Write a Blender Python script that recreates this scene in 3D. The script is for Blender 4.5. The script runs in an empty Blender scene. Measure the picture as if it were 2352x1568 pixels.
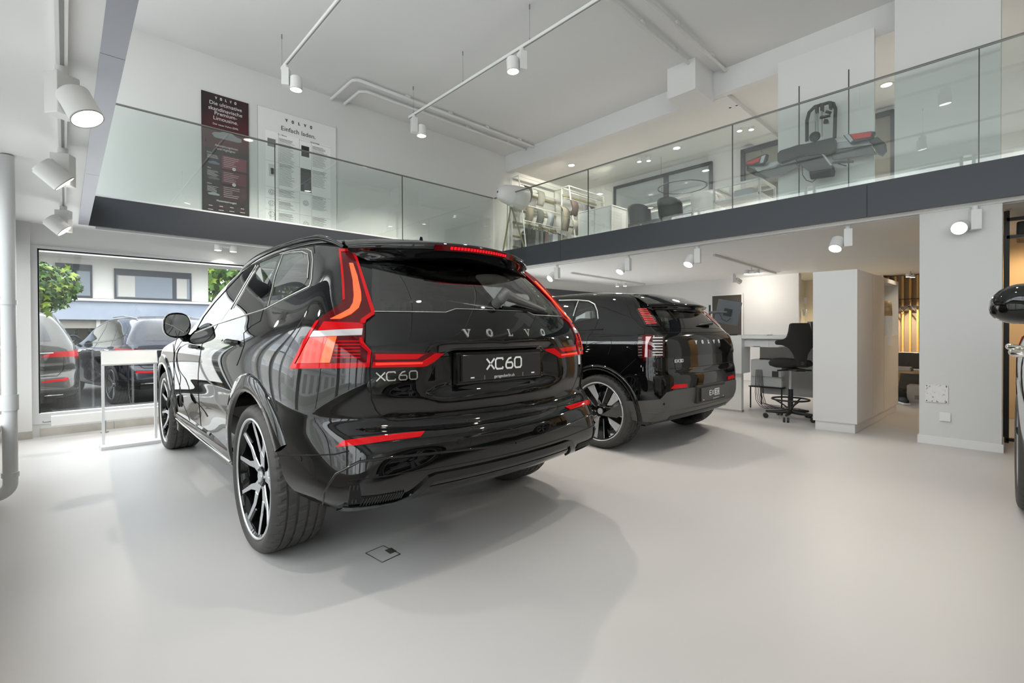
import bpy, bmesh, math, random
import numpy as np
from math import sin, cos, pi, radians, atan2, sqrt
from mathutils import Vector, Matrix, geometry
from mathutils.bvhtree import BVHTree
random.seed(7)
S = bpy.context.scene
COL = S.collection

# ------------------------------------------------------------------ camera
F_PX, TH, PIT, ROL, CYP, HC = 1087.297, 0.75695, -0.0073, -0.0039, 767.0, 1.1
_r = Vector((cos(TH), -sin(TH), 0)); _f = Vector((sin(TH), cos(TH), 0)); _u = Vector((0, 0, 1))
_f2 = _f*cos(PIT) + _u*sin(PIT); _u2 = -_f*sin(PIT) + _u*cos(PIT)
_r3 = _r*cos(ROL) + _u2*sin(ROL); _u3 = -_r*sin(ROL) + _u2*cos(ROL)
CAMPOS = Vector((0, 0, HC))
cd = bpy.data.cameras.new('camera'); cam = bpy.data.objects.new('camera', cd); COL.objects.link(cam)
M = Matrix((_r3, _u3, -_f2)).transposed().to_4x4(); M.translation = CAMPOS
cam.matrix_world = M
cd.sensor_width = 36; cd.lens = F_PX/2352*36; cd.shift_y = -(784-CYP)/2352; cd.clip_start = 0.02
S.camera = cam

def ray(x, y):          # direction of the sight line through a measured point of the photograph
    return (_f2 + _r3*((x-1176)/F_PX) + _u3*((CYP-y)/F_PX))
def at(x, y, X=None, Y=None, Z=None):
    v = ray(x, y)
    t = X/v.x if X is not None else (Y/v.y if Y is not None else (Z-HC)/v.z)
    return CAMPOS + v*t

# ------------------------------------------------------------------ materials
MATS = {}
def mat(name, col=(.8, .8, .8), rough=.5, metal=0, coat=0, ior=1.5, alpha=1, trans=0, emit=None, es=0, spec=None, coat_rough=.02):
    if name in MATS: return MATS[name]
    m = bpy.data.materials.new(name); m.use_nodes = True
    b = m.node_tree.nodes['Principled BSDF']
    b.inputs['Base Color'].default_value = (*col, 1)
    b.inputs['Roughness'].default_value = rough
    b.inputs['Metallic'].default_value = metal
    b.inputs['IOR'].default_value = ior
    b.inputs['Coat Weight'].default_value = coat
    b.inputs['Coat Roughness'].default_value = coat_rough
    b.inputs['Transmission Weight'].default_value = trans
    if spec is not None: b.inputs['Specular IOR Level'].default_value = spec
    if emit is not None:
        b.inputs['Emission Color'].default_value = (*emit, 1); b.inputs['Emission Strength'].default_value = es
    MATS[name] = m
    return m
def nodes(m): return m.node_tree.nodes, m.node_tree.links
def noise_bump(m, scale=40, strength=.1, dist=.002, detail=4, coords='Object'):
    N, L = nodes(m); b = N['Principled BSDF']
    tc = N.new('ShaderNodeTexCoord'); n = N.new('ShaderNodeTexNoise'); bp = N.new('ShaderNodeBump')
    n.inputs['Scale'].default_value = scale; n.inputs['Detail'].default_value = detail
    bp.inputs['Strength'].default_value = strength; bp.inputs['Distance'].default_value = dist
    L.new(tc.outputs[coords], n.inputs['Vector']); L.new(n.outputs['Fac'], bp.inputs['Height']); L.new(bp.outputs['Normal'], b.inputs['Normal'])
    return m
def noise_col(m, c1, c2, scale=3, detail=5, lo=.35, hi=.65, coords='Object', stretch=None):
    N, L = nodes(m); b = N['Principled BSDF']
    tc = N.new('ShaderNodeTexCoord'); n = N.new('ShaderNodeTexNoise'); r = N.new('ShaderNodeValToRGB')
    n.inputs['Scale'].default_value = scale; n.inputs['Detail'].default_value = detail
    r.color_ramp.elements[0].position = lo; r.color_ramp.elements[1].position = hi
    r.color_ramp.elements[0].color = (*c1, 1); r.color_ramp.elements[1].color = (*c2, 1)
    src = tc.outputs[coords]
    if stretch:
        mp = N.new('ShaderNodeMapping'); mp.inputs['Scale'].default_value = stretch
        L.new(src, mp.inputs['Vector']); src = mp.outputs['Vector']
    L.new(src, n.inputs['Vector']); L.new(n.outputs['Fac'], r.inputs['Fac']); L.new(r.outputs['Color'], b.inputs['Base Color'])
    return m
def thin_glass(name, tint=(.9, .95, .93), ior=1.5, gloss=1.0, rough=0.0):
    """A pane: what passes straight through is tinted, the rest is mirrored by the Fresnel law."""
    if name in MATS: return MATS[name]
    m = bpy.data.materials.new(name); m.use_nodes = True
    N, L = nodes(m); N.clear()
    o = N.new('ShaderNodeOutputMaterial'); mx = N.new('ShaderNodeMixShader'); t = N.new('ShaderNodeBsdfTransparent')
    g = N.new('ShaderNodeBsdfGlossy'); fr = N.new('ShaderNodeFresnel')
    t.inputs['Color'].default_value = (*tint, 1); g.inputs['Roughness'].default_value = rough
    g.inputs['Color'].default_value = (gloss, gloss, gloss, 1); fr.inputs['IOR'].default_value = ior
    # the same law from both sides of the pane
    geo = N.new('ShaderNodeNewGeometry'); vm = N.new('ShaderNodeVectorMath'); vm.operation = 'DOT_PRODUCT'
    L.new(geo.outputs['Normal'], vm.inputs[0]); L.new(geo.outputs['Incoming'], vm.inputs[1])
    ab = N.new('ShaderNodeMath'); ab.operation = 'ABSOLUTE'; L.new(vm.outputs['Value'], ab.inputs[0])
    om = N.new('ShaderNodeMath'); om.operation = 'SUBTRACT'; om.inputs[0].default_value = 1; L.new(ab.outputs[0], om.inputs[1])
    pw = N.new('ShaderNodeMath'); pw.operation = 'POWER'; L.new(om.outputs[0], pw.inputs[0]); pw.inputs[1].default_value = 5
    f0 = ((ior-1)/(ior+1))**2*1.8
    mu = N.new('ShaderNodeMath'); mu.operation = 'MULTIPLY_ADD'; L.new(pw.outputs[0], mu.inputs[0]); mu.inputs[1].default_value = 1-f0; mu.inputs[2].default_value = f0
    L.new(mu.outputs[0], mx.inputs['Fac']); L.new(t.outputs[0], mx.inputs[1]); L.new(g.outputs[0], mx.inputs[2]); L.new(mx.outputs[0], o.inputs['Surface'])
    N.remove(fr)
    MATS[name] = m
    return m

# ------------------------------------------------------------------ objects
def tag(o, label=None, cat=None, group=None, kind=None):
    if label: o['label'] = label
    if cat: o['category'] = cat
    if group: o['group'] = group
    if kind: o['kind'] = kind
    return o
def link(name, me, parent=None, m=None):
    o = bpy.data.objects.new(name, me); COL.objects.link(o)
    if parent is not None: o.parent = parent
    if m is not None and me is not None and not me.materials:
        for q in (m if isinstance(m, (list, tuple)) else [m]): me.materials.append(q)
    return o
def empty(name, loc=(0, 0, 0), rz=0, label=None, cat=None, group=None):
    o = bpy.data.objects.new(name, None); COL.objects.link(o); o.location = loc; o.rotation_euler = (0, 0, rz)
    o.empty_display_size = .1
    return tag(o, label, cat, group)
def kids(o): return [c for c in bpy.data.objects if c.parent == o]
def copy_tree(o, parent=None, table=None):
    if table is None:
        table = {}
        for q in bpy.data.objects:
            if q.parent: table.setdefault(q.parent, []).append(q)
    c = o.copy(); COL.objects.link(c)
    if parent is not None: c.parent = parent
    for k in table.get(o, []): copy_tree(k, c, table)
    return c

class MB:
    """collects simple solids into one mesh"""
    def __init__(s): s.v = []; s.f = []; s.mi = []; s.sm = []
    def add(s, vs, fs, mi=0, smooth=False):
        b = len(s.v); s.v += [tuple(v) for v in vs]
        for f in fs: s.f.append([b+i for i in f]); s.mi.append(mi); s.sm.append(smooth)
        return s
    def box(s, a, b, mi=0, bev=0, M=None):
        x0, y0, z0 = [min(p, q) for p, q in zip(a, b)]; x1, y1, z1 = [max(p, q) for p, q in zip(a, b)]
        if bev <= 0:
            vs = [(x0,y0,z0),(x1,y0,z0),(x1,y1,z0),(x0,y1,z0),(x0,y0,z1),(x1,y0,z1),(x1,y1,z1),(x0,y1,z1)]
            fs = [(0,3,2,1),(4,5,6,7),(0,1,5,4),(1,2,6,5),(2,3,7,6),(3,0,4,7)]
        else:
            bm = bmesh.new(); bmesh.ops.create_cube(bm, size=1)
            for v in bm.verts: v.co = Vector(((x0+x1)/2+v.co.x*(x1-x0), (y0+y1)/2+v.co.y*(y1-y0), (z0+z1)/2+v.co.z*(z1-z0)))
            bev = min(bev, .49*min(x1-x0, y1-y0, z1-z0))
            bmesh.ops.bevel(bm, geom=bm.edges[:]+bm.verts[:], offset=bev, segments=2, profile=.6, affect='EDGES')
            bm.verts.index_update()
            vs = [v.co.copy() for v in bm.verts]; fs = [[v.index for v in f.verts] for f in bm.faces]; bm.free()
        if M is not None: vs = [M @ Vector(v) for v in vs]
        return s.add(vs, fs, mi)
    def tube(s, pts, r, n=10, mi=0, closed=False, caps=True, smooth=True):
        pts = [Vector(p) for p in pts]; m = len(pts)
        rr = r if isinstance(r, (list, tuple)) else [r]*m
        rings = []; up = None
        for i, p in enumerate(pts):
            a = pts[(i-1) % m] if (closed or i > 0) else p; b = pts[(i+1) % m] if (closed or i < m-1) else p
            t = (b-a).normalized()
            if up is None:
                up = Vector((0, 0, 1)) if abs(t.z) < .9 else Vector((1, 0, 0))
            e1 = (up - t*up.dot(t)); e1 = e1.normalized() if e1.length > 1e-6 else t.orthogonal().normalized()
            e2 = t.cross(e1); up = e1
            rings.append([p + (e1*cos(2*pi*k/n) + e2*sin(2*pi*k/n))*rr[i] for k in range(n)])
        b = len(s.v); vs = [v for R in rings for v in R]; fs = []
        for i in range(m if closed else m-1):
            j = (i+1) % m
            for k in range(n):
                q = (k+1) % n; fs.append((i*n+k, i*n+q, j*n+q, j*n+k))
        s.add(vs, fs, mi, smooth)
        if caps and not closed:
            s.add([v for v in rings[0]], [tuple(range(n))[::-1]], mi); s.add([v for v in rings[-1]], [tuple(range(n))], mi)
        return s
    def cyl(s, c, r, h, axis='z', n=24, mi=0, r2=None, caps=True):
        c = Vector(c); r2 = r if r2 is None else r2
        A = {'x': (Vector((1,0,0)), Vector((0,1,0)), Vector((0,0,1))), 'y': (Vector((0,1,0)), Vector((0,0,1)), Vector((1,0,0))), 'z': (Vector((0,0,1)), Vector((1,0,0)), Vector((0,1,0)))}
        if isinstance(axis, str): w, u, v = A[axis]
        else:
            w = Vector(axis).normalized(); u = w.orthogonal().normalized(); v = w.cross(u)
        a = [c + (u*cos(2*pi*k/n)+v*sin(2*pi*k/n))*r for k in range(n)]; b = [c + w*h + (u*cos(2*pi*k/n)+v*sin(2*pi*k/n))*r2 for k in range(n)]
        s.add(a+b, [(k, (k+1) % n, n+(k+1) % n, n+k) for k in range(n)], mi, True)
        if caps: s.add(a, [tuple(range(n))[::-1]], mi); s.add(b, [tuple(range(n))], mi)
        return s
    def lathe(s, prof, c=(0,0,0), axis='z', n=48, mi=0, closed=False, smooth=True):
        A = {'x': (Vector((1,0,0)), Vector((0,1,0)), Vector((0,0,1))), 'y': (Vector((0,1,0)), Vector((0,0,1)), Vector((1,0,0))), 'z': (Vector((0,0,1)), Vector((1,0,0)), Vector((0,1,0)))}
        w, u, v = A[axis] if isinstance(axis, str) else axis
        c = Vector(c); m = len(prof); vs = []
        for (r, h) in prof: vs += [c + w*h + (u*cos(2*pi*k/n)+v*sin(2*pi*k/n))*r for k in range(n)]
        fs = []
        for i in range(m if closed else m-1):
            j = (i+1) % m
            for k in range(n): fs.append((i*n+k, i*n+(k+1) % n, j*n+(k+1) % n, j*n+k))
        return s.add(vs, fs, mi, smooth)
    def prism(s, poly, h, M=None, mi=0):
        """poly: 2D points, extruded by h along local z, placed by matrix M"""
        n = len(poly); vs = [Vector((x, y, 0)) for x, y in poly] + [Vector((x, y, h)) for x, y in poly]
        if M is not None: vs = [M @ v for v in vs]
        return s.add(vs, [tuple(range(n))[::-1], tuple(range(n, 2*n))] + [(i, (i+1) % n, n+(i+1) % n, n+i) for i in range(n)], mi)
    def mesh(s, name):
        me = bpy.data.meshes.new(name); me.from_pydata(s.v, [], s.f); me.polygons.foreach_set('material_index', s.mi); me.polygons.foreach_set('use_smooth', s.sm)
        me.update(); return me
    def build(s, name, m, parent=None, loc=None, rot=None, fix=True):
        me = s.mesh(name)
        if fix:
            bm = bmesh.new(); bm.from_mesh(me); bmesh.ops.recalc_face_normals(bm, faces=bm.faces[:]); bm.to_mesh(me); bm.free()
        o = link(name, me, parent, m)
        if loc is not None: o.location = loc
        if rot is not None: o.rotation_euler = rot
        return o
def box(name, a, b, m, parent=None, bev=0, **k):
    return MB().box(a, b, bev=bev).build(name, m, parent, **k)
def struct(name, mb, m):
    o = mb.build(name, m); o['kind'] = 'structure'; return o
def text_mesh(txt, size=.1, ext=.0, align='CENTER', space=1.0, line=1.0):
    c = bpy.data.curves.new('t', 'FONT'); c.body = txt; c.size = size; c.extrude = ext; c.align_x = align; c.space_character = space; c.space_line = line
    c.resolution_u = 3
    o = bpy.data.objects.new('t', c); COL.objects.link(o)
    dg = bpy.context.evaluated_depsgraph_get(); me = bpy.data.meshes.new_from_object(o.evaluated_get(dg))
    bpy.data.objects.remove(o); bpy.data.curves.remove(c)
    return me
def text_obj(name, txt, size, m, parent, M, **k):
    me = text_mesh(txt, size, **k); me.transform(M); return link(name, me, parent, m)
def strokes(lines, w, h, M=None, mb=None, mi=0):
    """flat stroked lettering: polylines of width w and thickness h, in the local xy plane"""
    mb = mb or MB()
    for ln in lines:
        closed = ln[0] == ln[-1] and len(ln) > 2
        P = [Vector((x, y)) for x, y in (ln[:-1] if closed else ln)]; n = len(P); L = []; R = []
        for i, p in enumerate(P):
            a = P[i-1] if (closed or i > 0) else None; b = P[(i+1) % n] if (closed or i < n-1) else None
            d1 = (p-a).normalized() if a is not None else None; d2 = (b-p).normalized() if b is not None else None
            d1 = d1 if d1 is not None else d2; d2 = d2 if d2 is not None else d1
            t = (d1+d2); t = t.normalized() if t.length > 1e-4 else d1
            nn = Vector((-t.y, t.x)); k = w/2/max(.5, nn.dot(Vector((-d1.y, d1.x))))
            L.append(p+nn*k); R.append(p-nn*k)
        for i in range(n if closed else n-1):
            j = (i+1) % n
            q = [L[i], R[i], R[j], L[j]]
            vs = [Vector((p.x, p.y, 0)) for p in q] + [Vector((p.x, p.y, h)) for p in q]
            if M is not None: vs = [M @ v for v in vs]
            mb.add(vs, [(3,2,1,0),(4,5,6,7),(0,1,5,4),(1,2,6,5),(2,3,7,6),(3,0,4,7)], mi)
    return mb

# ------------------------------------------------------------------ smooth bodies and pieces that lie on them
def bspline(P, nu, nv, sharpen=2):
    """P: rows x cols x 3 of the left half; the last row is the spine, first and last columns lie in the mirror plane"""
    P = np.array(P, float); R, C, _ = P.shape
    mir = np.array([-1, 1, 1.])
    def pad(Q):
        top = Q[-2]*mir
        Q2 = np.concatenate([[2*Q[0]-Q[1]], Q, [top]], 0)
        a = (Q2[:, 1]*mir)[:, None]; b = (Q2[:, -2]*mir)[:, None]
        return np.concatenate([a, Q2, b], 1)
    def basis(n, m):
        B = np.zeros((m, n+2)); ts = np.linspace(0, n-1, m)
        for k, t in enumerate(ts):
            i = min(int(t), n-2); u = t-i
            B[k, i:i+4] += [(1-u)**3/6, (3*u**3-6*u*u+4)/6, (-3*u**3+3*u*u+3*u+1)/6, u**3/6]
        return B
    BR, BC = basis(R, R), basis(C, C)
    Q = P.copy()
    for _k in range(sharpen):
        cur = np.einsum('ar,rcx,bc->abx', BR, pad(Q), BC); Q = Q + (P-cur)
    U = basis(R, (R-1)*nu+1); V = basis(C, (C-1)*nv+1)
    return np.einsum('ar,rcx,bc->abx', U, pad(Q), V)

class Surf:
    """triangulated smooth surface with interpolated normals, for laying pieces on it"""
    def __init__(s, verts, quads):
        s.v = [Vector(v) for v in verts]; tri = []
        for q in quads:
            tri.append((q[0], q[1], q[2]))
            if len(q) == 4: tri.append((q[0], q[2], q[3]))
        s.t = tri; n = [Vector((0,0,0)) for _ in s.v]
        for a, b, c in tri:
            fn = (s.v[b]-s.v[a]).cross(s.v[c]-s.v[a])
            n[a] += fn; n[b] += fn; n[c] += fn
        s.n = [q.normalized() if q.length > 1e-12 else Vector((0,0,1)) for q in n]
        s.bvh = BVHTree.FromPolygons(s.v, tri)
    def norm(s, loc, idx):
        a, b, c = s.t[idx]
        try: n = geometry.barycentric_transform(loc, s.v[a], s.v[b], s.v[c], s.n[a], s.n[b], s.n[c])
        except Exception: n = s.n[a]
        return n.normalized()
    def cast(s, o, d):
        loc, n, i, dist = s.bvh.ray_cast(Vector(o), Vector(d).normalized())
        if loc is None: return None
        nn = s.norm(loc, i)
        return loc, nn
    def near(s, p):
        loc, n, i, dist = s.bvh.find_nearest(Vector(p)); return loc, s.norm(loc, i), dist

def resample(poly, step, closed=True):
    out = []; n = len(poly)
    for i in range(n if closed else n-1):
        a = Vector(poly[i]); b = Vector(poly[(i+1) % n]); k = max(1, int(math.ceil((b-a).length/step)))
        for j in range(k): out.append(a + (b-a)*(j/k))
    if not closed: out.append(Vector(poly[-1]))
    return out
def fill2d(poly, step):
    """triangulated interior of a 2D polygon with inner points every step"""
    bd = resample(poly, step); pts = [Vector((p.x, p.y)) for p in bd]; nb = len(pts)
    def inside(x, y):
        c = False; j = nb-1
        for i in range(nb):
            yi, yj = pts[i].y, pts[j].y
            if (yi > y) != (yj > y) and x < (pts[j].x-pts[i].x)*(y-yi)/(yj-yi)+pts[i].x: c = not c
            j = i
        return c
    x0 = min(p.x for p in pts); x1 = max(p.x for p in pts); y0 = min(p.y for p in pts); y1 = max(p.y for p in pts)
    extra = []; y = y0+step*.6; row = 0
    while y < y1:
        x = x0 + step*(.6 if row % 2 else .1)
        while x < x1:
            if inside(x, y) and min((Vector((x, y))-p).length_squared for p in pts) > (step*.45)**2: extra.append(Vector((x, y)))
            x += step
        y += step*.87; row += 1
    res = geometry.delaunay_2d_cdt(pts+extra, [], [list(range(nb))], 1, 1e-5)
    return [Vector(v) for v in res[0]], [list(f) for f in res[2]]
def rounded(poly, r, seg=4):
    """round the corners of a polygon; r may be one number or one per corner"""
    out = []; n = len(poly)
    for i in range(n):
        p = Vector(poly[i]); a = Vector(poly[i-1])-p; b = Vector(poly[(i+1) % n])-p
        k = r[i] if isinstance(r, (list, tuple)) else r
        k = min(k, a.length*.45, b.length*.45)
        if k <= 1e-6: out.append(p); continue
        A = p + a.normalized()*k; B = p + b.normalized()*k
        for j in range(seg+1):
            t = j/seg; out.append(A*(1-t)**2 + p*2*t*(1-t) + B*t*t)
    return [tuple(q) for q in out]
def patch(name, surf, poly, cast, m, parent, step, off=.002, depth=.004, mirror=False, inset_n=True, nsoft=None, both=False):
    """A sheet cut to the outline poly, laid on surf by the function cast(x, y) -> (point, normal) and given thickness."""
    pv, pf = fill2d(poly, step); hit = [cast(p.x, p.y) for p in pv]
    ok = [h is not None for h in hit]; pf = [f for f in pf if all(ok[i] for i in f)]
    used = sorted({i for f in pf for i in f}); mp = {o: k for k, o in enumerate(used)}
    pf = [[mp[i] for i in f] for f in pf]; hit = [hit[i] for i in used]
    if not pf: print('EMPTY PATCH', name); return None
    top = [h[0]+h[1]*off for h in hit]; nor = [h[1] for h in hit]
    # orient
    f = pf[0]; fn = (top[f[1]]-top[f[0]]).cross(top[f[2]]-top[f[0]])
    cnt = sum(1 if (top[f[1]]-top[f[0]]).cross(top[f[2]]-top[f[0]]).dot(nor[f[0]]) > 0 else -1 for f in pf)
    if cnt < 0: pf = [g[::-1] for g in pf]
    n0 = len(top); eds = {}
    for g in pf:
        for i in range(len(g)):
            a, b = g[i], g[(i+1) % len(g)]
            if (b, a) in eds: del eds[(b, a)]
            else: eds[(a, b)] = 1
    verts = list(top); normals = list(nor); low = {}; faces = [list(g) for g in pf]; fl = [1]*len(pf)
    dup = {}
    for (a, b) in eds:
        for q in (a, b):
            if q not in low:
                dup[q] = len(verts); verts.append(top[q]); normals.append(None)
                low[q] = len(verts); verts.append(hit[q][0]+hit[q][1]*(off-depth)); normals.append(None)
        faces.append([dup[b], dup[a], low[a], low[b]]); fl.append(0)
    objs = []
    for side in ((1, -1) if mirror else (1,)):
        vs = [Vector((v.x*side, v.y, v.z)) for v in verts]; fs = faces if side == 1 else [g[::-1] for g in faces]
        me = bpy.data.meshes.new(name); me.from_pydata(vs, [], fs); me.update()
        me.polygons.foreach_set('use_smooth', [bool(x) for x in fl])
        cn = []
        for p in me.polygons:
            for li in p.loop_indices:
                q = normals[me.loops[li].vertex_index] if fl[p.index] else None
                cn.append((q.x*side, q.y, q.z) if q is not None else tuple(p.normal))
        me.normals_split_custom_set(cn)
        objs.append(link(name, me, parent, m))
    return objs if mirror else objs[0]
def line_on(name, surf, pts, cast, r, m, parent, step, off=0, mirror=False, n=6, closed=False):
    pp = resample([p for p in pts], step, closed)
    P = []
    for p in pp:
        h = cast(p[0], p[1])
        if h: P.append(h[0]+h[1]*off)
    if len(P) < 2: print('EMPTY LINE', name); return None
    out = []
    for sd in ((1, -1) if mirror else (1,)):
        out.append(MB().tube([(q.x*sd, q.y, q.z) for q in P], r, n, closed=closed).build(name, m, parent))
    return out if mirror else out[0]
# ------------------------------------------------------------------ the showroom shell
WALL = noise_bump(mat('white plaster', (.77, .77, .76), .85), 60, .12, .001)
CEILM = noise_bump(mat('painted concrete ceiling', (.78, .78, .78), .85), 14, .35, .003, 6)
FLOORM = noise_col(mat('poured grey floor', (.52, .51, .50), .26, coat=0), (.475, .465, .46), (.545, .535, .525), .55, 6, .3, .7)
noise_bump_f = None
ANTHRA = noise_bump(mat('anthracite sheet metal', (.048, .053, .062), .42, metal=.35), 3, .03, .002)
WHITEP = mat('white lacquer', (.82, .82, .81), .35)
WHITEF = mat('white painted metal', (.80, .80, .79), .4)
GREYF = mat('pale grey window frame', (.62, .63, .64), .45)
TILE = noise_col(mat('beige grey tile', (.45, .44, .40), .4), (.40, .39, .35), (.52, .50, .46), 6)
PIPEM = mat('grey painted pipe', (.62, .63, .63), .35)
BALG = thin_glass('balustrade glass', (.93, .958, .948), 1.5, 1.0)
WING = thin_glass('window pane', (.93, .95, .95), 1.45, 1.0)
STEEL = mat('dark steel', (.10, .10, .095), .35, metal=.8)
RAILM = mat('slim steel rail', (.25, .25, .24), .3, metal=.9)
LAMPW = mat('white lamp housing', (.78, .78, .77), .4)
BULB = mat('lit lamp disc', (1, 1, 1), .3, emit=(1, .96, .88), es=7)
BLK = mat('black metal', (.015, .015, .015), .45)
N_, L_ = nodes(FLOORM); b_ = N_['Principled BSDF']
tc_ = N_.new('ShaderNodeTexCoord'); n_ = N_.new('ShaderNodeTexNoise'); n_.inputs['Scale'].default_value = 2.2; n_.inputs['Detail'].default_value = 8
mr_ = N_.new('ShaderNodeMapRange'); mr_.inputs[3].default_value = .40; mr_.inputs[4].default_value = .56
L_.new(tc_.outputs['Object'], n_.inputs['Vector']); L_.new(n_.outputs['Fac'], mr_.inputs[0]); L_.new(mr_.outputs[0], b_.inputs['Roughness'])

YW, ZC, YF, XF, ZB, ZT, ZR = 7.045, 4.624, 6.749, 5.922, 2.243, 2.56, 3.607
struct('floor', MB().box((-.75, -6, -.12), (14, YW+.22, 0)), FLOORM)
struct('ceiling', MB().box((-.75, -6, ZC), (6.61, YW+.22, ZC+.25)), CEILM)
struct('ceiling', MB().box((6.61, -6, 4.37), (14, YW+.22, ZC+.25)), WALL)
# front wall with the posters: one window bay below, a second one behind the cars
w1 = (-.205, 4.6, .244, 1.985); w2 = (5.4, 9.35, .244, 1.985)
mb = MB(); 
for a, b in (((-.75, YW, 0), (w1[0], YW+.22, ZC+.2)), ((w1[0], YW, w1[3]), (w1[1], YW+.22, ZC+.2)), ((w1[0], YW, 0), (w1[1], YW+.22, w1[2]-.11)), ((w1[1], YW, 0), (w2[0], YW+.22, ZC+.2)),
             ((w2[0], YW, w2[3]), (w2[1], YW+.22, ZC+.2)), ((w2[0], YW, 0), (w2[1], YW+.22, w2[2]-.11)), ((w2[1], YW, 0), (14, YW+.22, ZC+.2))): mb.box(a, b)
struct('wall_front', mb, WALL)
for k, w in enumerate((w1, w2)):
    f = MB(); t = .045
    f.box((w[0]-.05, YW-.02, w[2]-.11), (w[1]+.05, YW+.06, w[2])); f.box((w[0]-.05, YW-.02, w[3]), (w[1]+.05, YW+.06, w[3]+.03)); f.box((w[0]-.05, YW-.02, w[2]), (w[0], YW+.06, w[3])); f.box((w[1], YW-.02, w[2]), (w[1]+.05, YW+.06, w[3]))
    wn = struct('window_%d' % (k+1), f, GREYF)
    MB().box((w[0], YW+.035, w[2]), (w[1], YW+.041, w[3])).build('window_pane', WING, wn)
    if k == 0:
        MB().box((w[0], YW+.03, w[3]-.012), (w[1], YW+.05, w[3]), 0).build('dark_gasket', BLK, wn)
        MB().box((w[0], YW+.03, w[2]), (w[0]+.012, YW+.05, w[3]), 0).build('dark_gasket', BLK, wn)
p = at(1249, 658, Y=YW); q = at(1385, 674, Y=YW)
MB().box((p.x-1.2, YW-.06, 1.86), (q.x, YW-.021, q.z+.0)).build('roller_blind', mat('dark blind', (.05, .055, .06), .6)); tag(bpy.data.objects['roller_blind'], 'dark roller blind at the top of the window behind the second black car', 'blind')
# tiled foot of the front wall, plinth of the corner pier
mb = MB(); x = -.2
while x < 9.3:
    mb.box((x+.002, YW-.012, 0), (min(x+.6, 9.3)-.002, YW, .085)); x += .6
struct('baseboard_front', mb, TILE)
struct('wall_corner', MB().box((-.34, YW-.07, 0), (-.255, YW, ZB)).box((-.75, YW-.07, 0), (-.34, YW, ZB)), WALL)
struct('baseboard_corner', MB().box((-.46, YW-.085, 0), (-.25, YW-.07, .08)), TILE)
# glazed street side on the left: low wall, mullions and glass, below and above the gallery
mb = MB().box((-.62, -6, 0), (-.50, YW, .45)).box((-.62, -6, 2.12), (-.50, YW, ZT)).box((-.62, -6, ZC-.25), (-.50, YW, ZC+.1))
for y in (-5.9, -2.2, .6, 3.2, 5.9): mb.box((-.62, y-.06, .45), (-.50, y+.06, 2.12))
struct('wall_left', mb, WALL)
fr = MB(); gl = MB(); ys = (-5.9, -2.2, .6, 3.2, 5.9, YW-.05)
for a, b in zip(ys[:-1], ys[1:]):
    a += .06; b -= .06
    for z0, z1 in ((.45, 2.12),): 
        fr.box((-.59, a, z0), (-.53, a+.05, z1)).box((-.59, b-.05, z0), (-.53, b, z1)).box((-.59, a, z0), (-.53, b, z0+.05)).box((-.59, a, z1-.05), (-.53, b, z1)).box((-.585, (a+b)/2-.025, z0), (-.535, (a+b)/2+.025, z1))
    gl.box((-.562, a, .5), (-.556, b, 2.07))
    fr.box((-.59, a, ZT+.1), (-.53, a+.05, ZC-.25)).box((-.59, b-.05, ZT+.1), (-.53, b, ZC-.25)).box((-.59, a, ZT+.1), (-.53, b, ZT+.15)).box((-.59, a, ZC-.3), (-.53, b, ZC-.25)).box((-.59, a, 3.5), (-.53, b, 3.54))
    gl.box((-.562, a, ZT+.15), (-.556, b, ZC-.3))
wl = struct('window_3', fr, GREYF); gl.build('window_pane', WING, wl)
struct('trim_1', MB().box((-.50, -6, .47), (-.30, 5.0, .51)).box((-.50, -6, .40), (-.48, 5.0, .47)), WHITEP)
struct('wall_back', MB().box((-.75, -6.15, 0), (14, -6, ZC+.2)), WALL)
struct('wall_right', MB().box((10.8, 2.98, 0), (10.95, YW, ZB)).box((13, -6, 0), (13.15, YW, ZB)).box((8.85, -6, ZT), (9.0, YW, 4.4)), WALL)
# galleries: left over the camera, front strip, deep right one
SOFF = noise_bump(mat('white soffit', (.87, .87, .86), .8), 30, .1, .001)
struct('ceiling_left', MB().box((-.50, -6, ZB), (.113, YF+.046, ZT)), SOFF)
struct('ceiling_front', MB().box((-.50, YF+.046, ZB), (XF+.04, YW, ZT)), SOFF)
struct('ceiling_right', MB().box((XF+.04, -6, ZB), (13, YW, ZT)), SOFF)
mb = MB()
for a, b in ((-6, -1.4), (-1.4, 2.55), (2.55, 4.56), (4.56, YF)): mb.box((.113, a+.002, ZB-.008), (.193, b-.002, ZT))
struct('trim_2', mb, mat('daylit anthracite metal', (.30, .31, .35), .38, metal=.3))  # same anthracite as the other edges, glancing daylight put into its colour
struct('trim_3', MB().box((.193, YF, ZB-.004), (XF, YF+.045, ZT)), ANTHRA)
mb = MB()
for a, b in ((-6, 1.0-2.4), (-1.4, 1.02), (1.02, 5.1), (5.1, YF)): mb.box((XF, a+.002, ZB-.004), (XF+.04, b-.002, ZT))
struct('trim_4', mb, ANTHRA)
struct('trim_5', MB().box((.25, YF+.05, ZB-.03), (XF-.2, YF+.075, ZB)).box((6.02, -6, ZB-.03), (6.05, 6.4, ZB)), WHITEF)
# beam and stub under the upper ceiling, wall behind
struct('beam', MB().box((6.5, -6, 4.30), (6.61, YW, ZC)), CEILM)
struct('beam', MB().box((5.95, 2.83, 4.22), (6.5, 3.22, ZC)), CEILM)
struct('beam', MB().box((6.62, 2.7, 4.30), (8.85, 3.1, 4.37)), CEILM)
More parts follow.
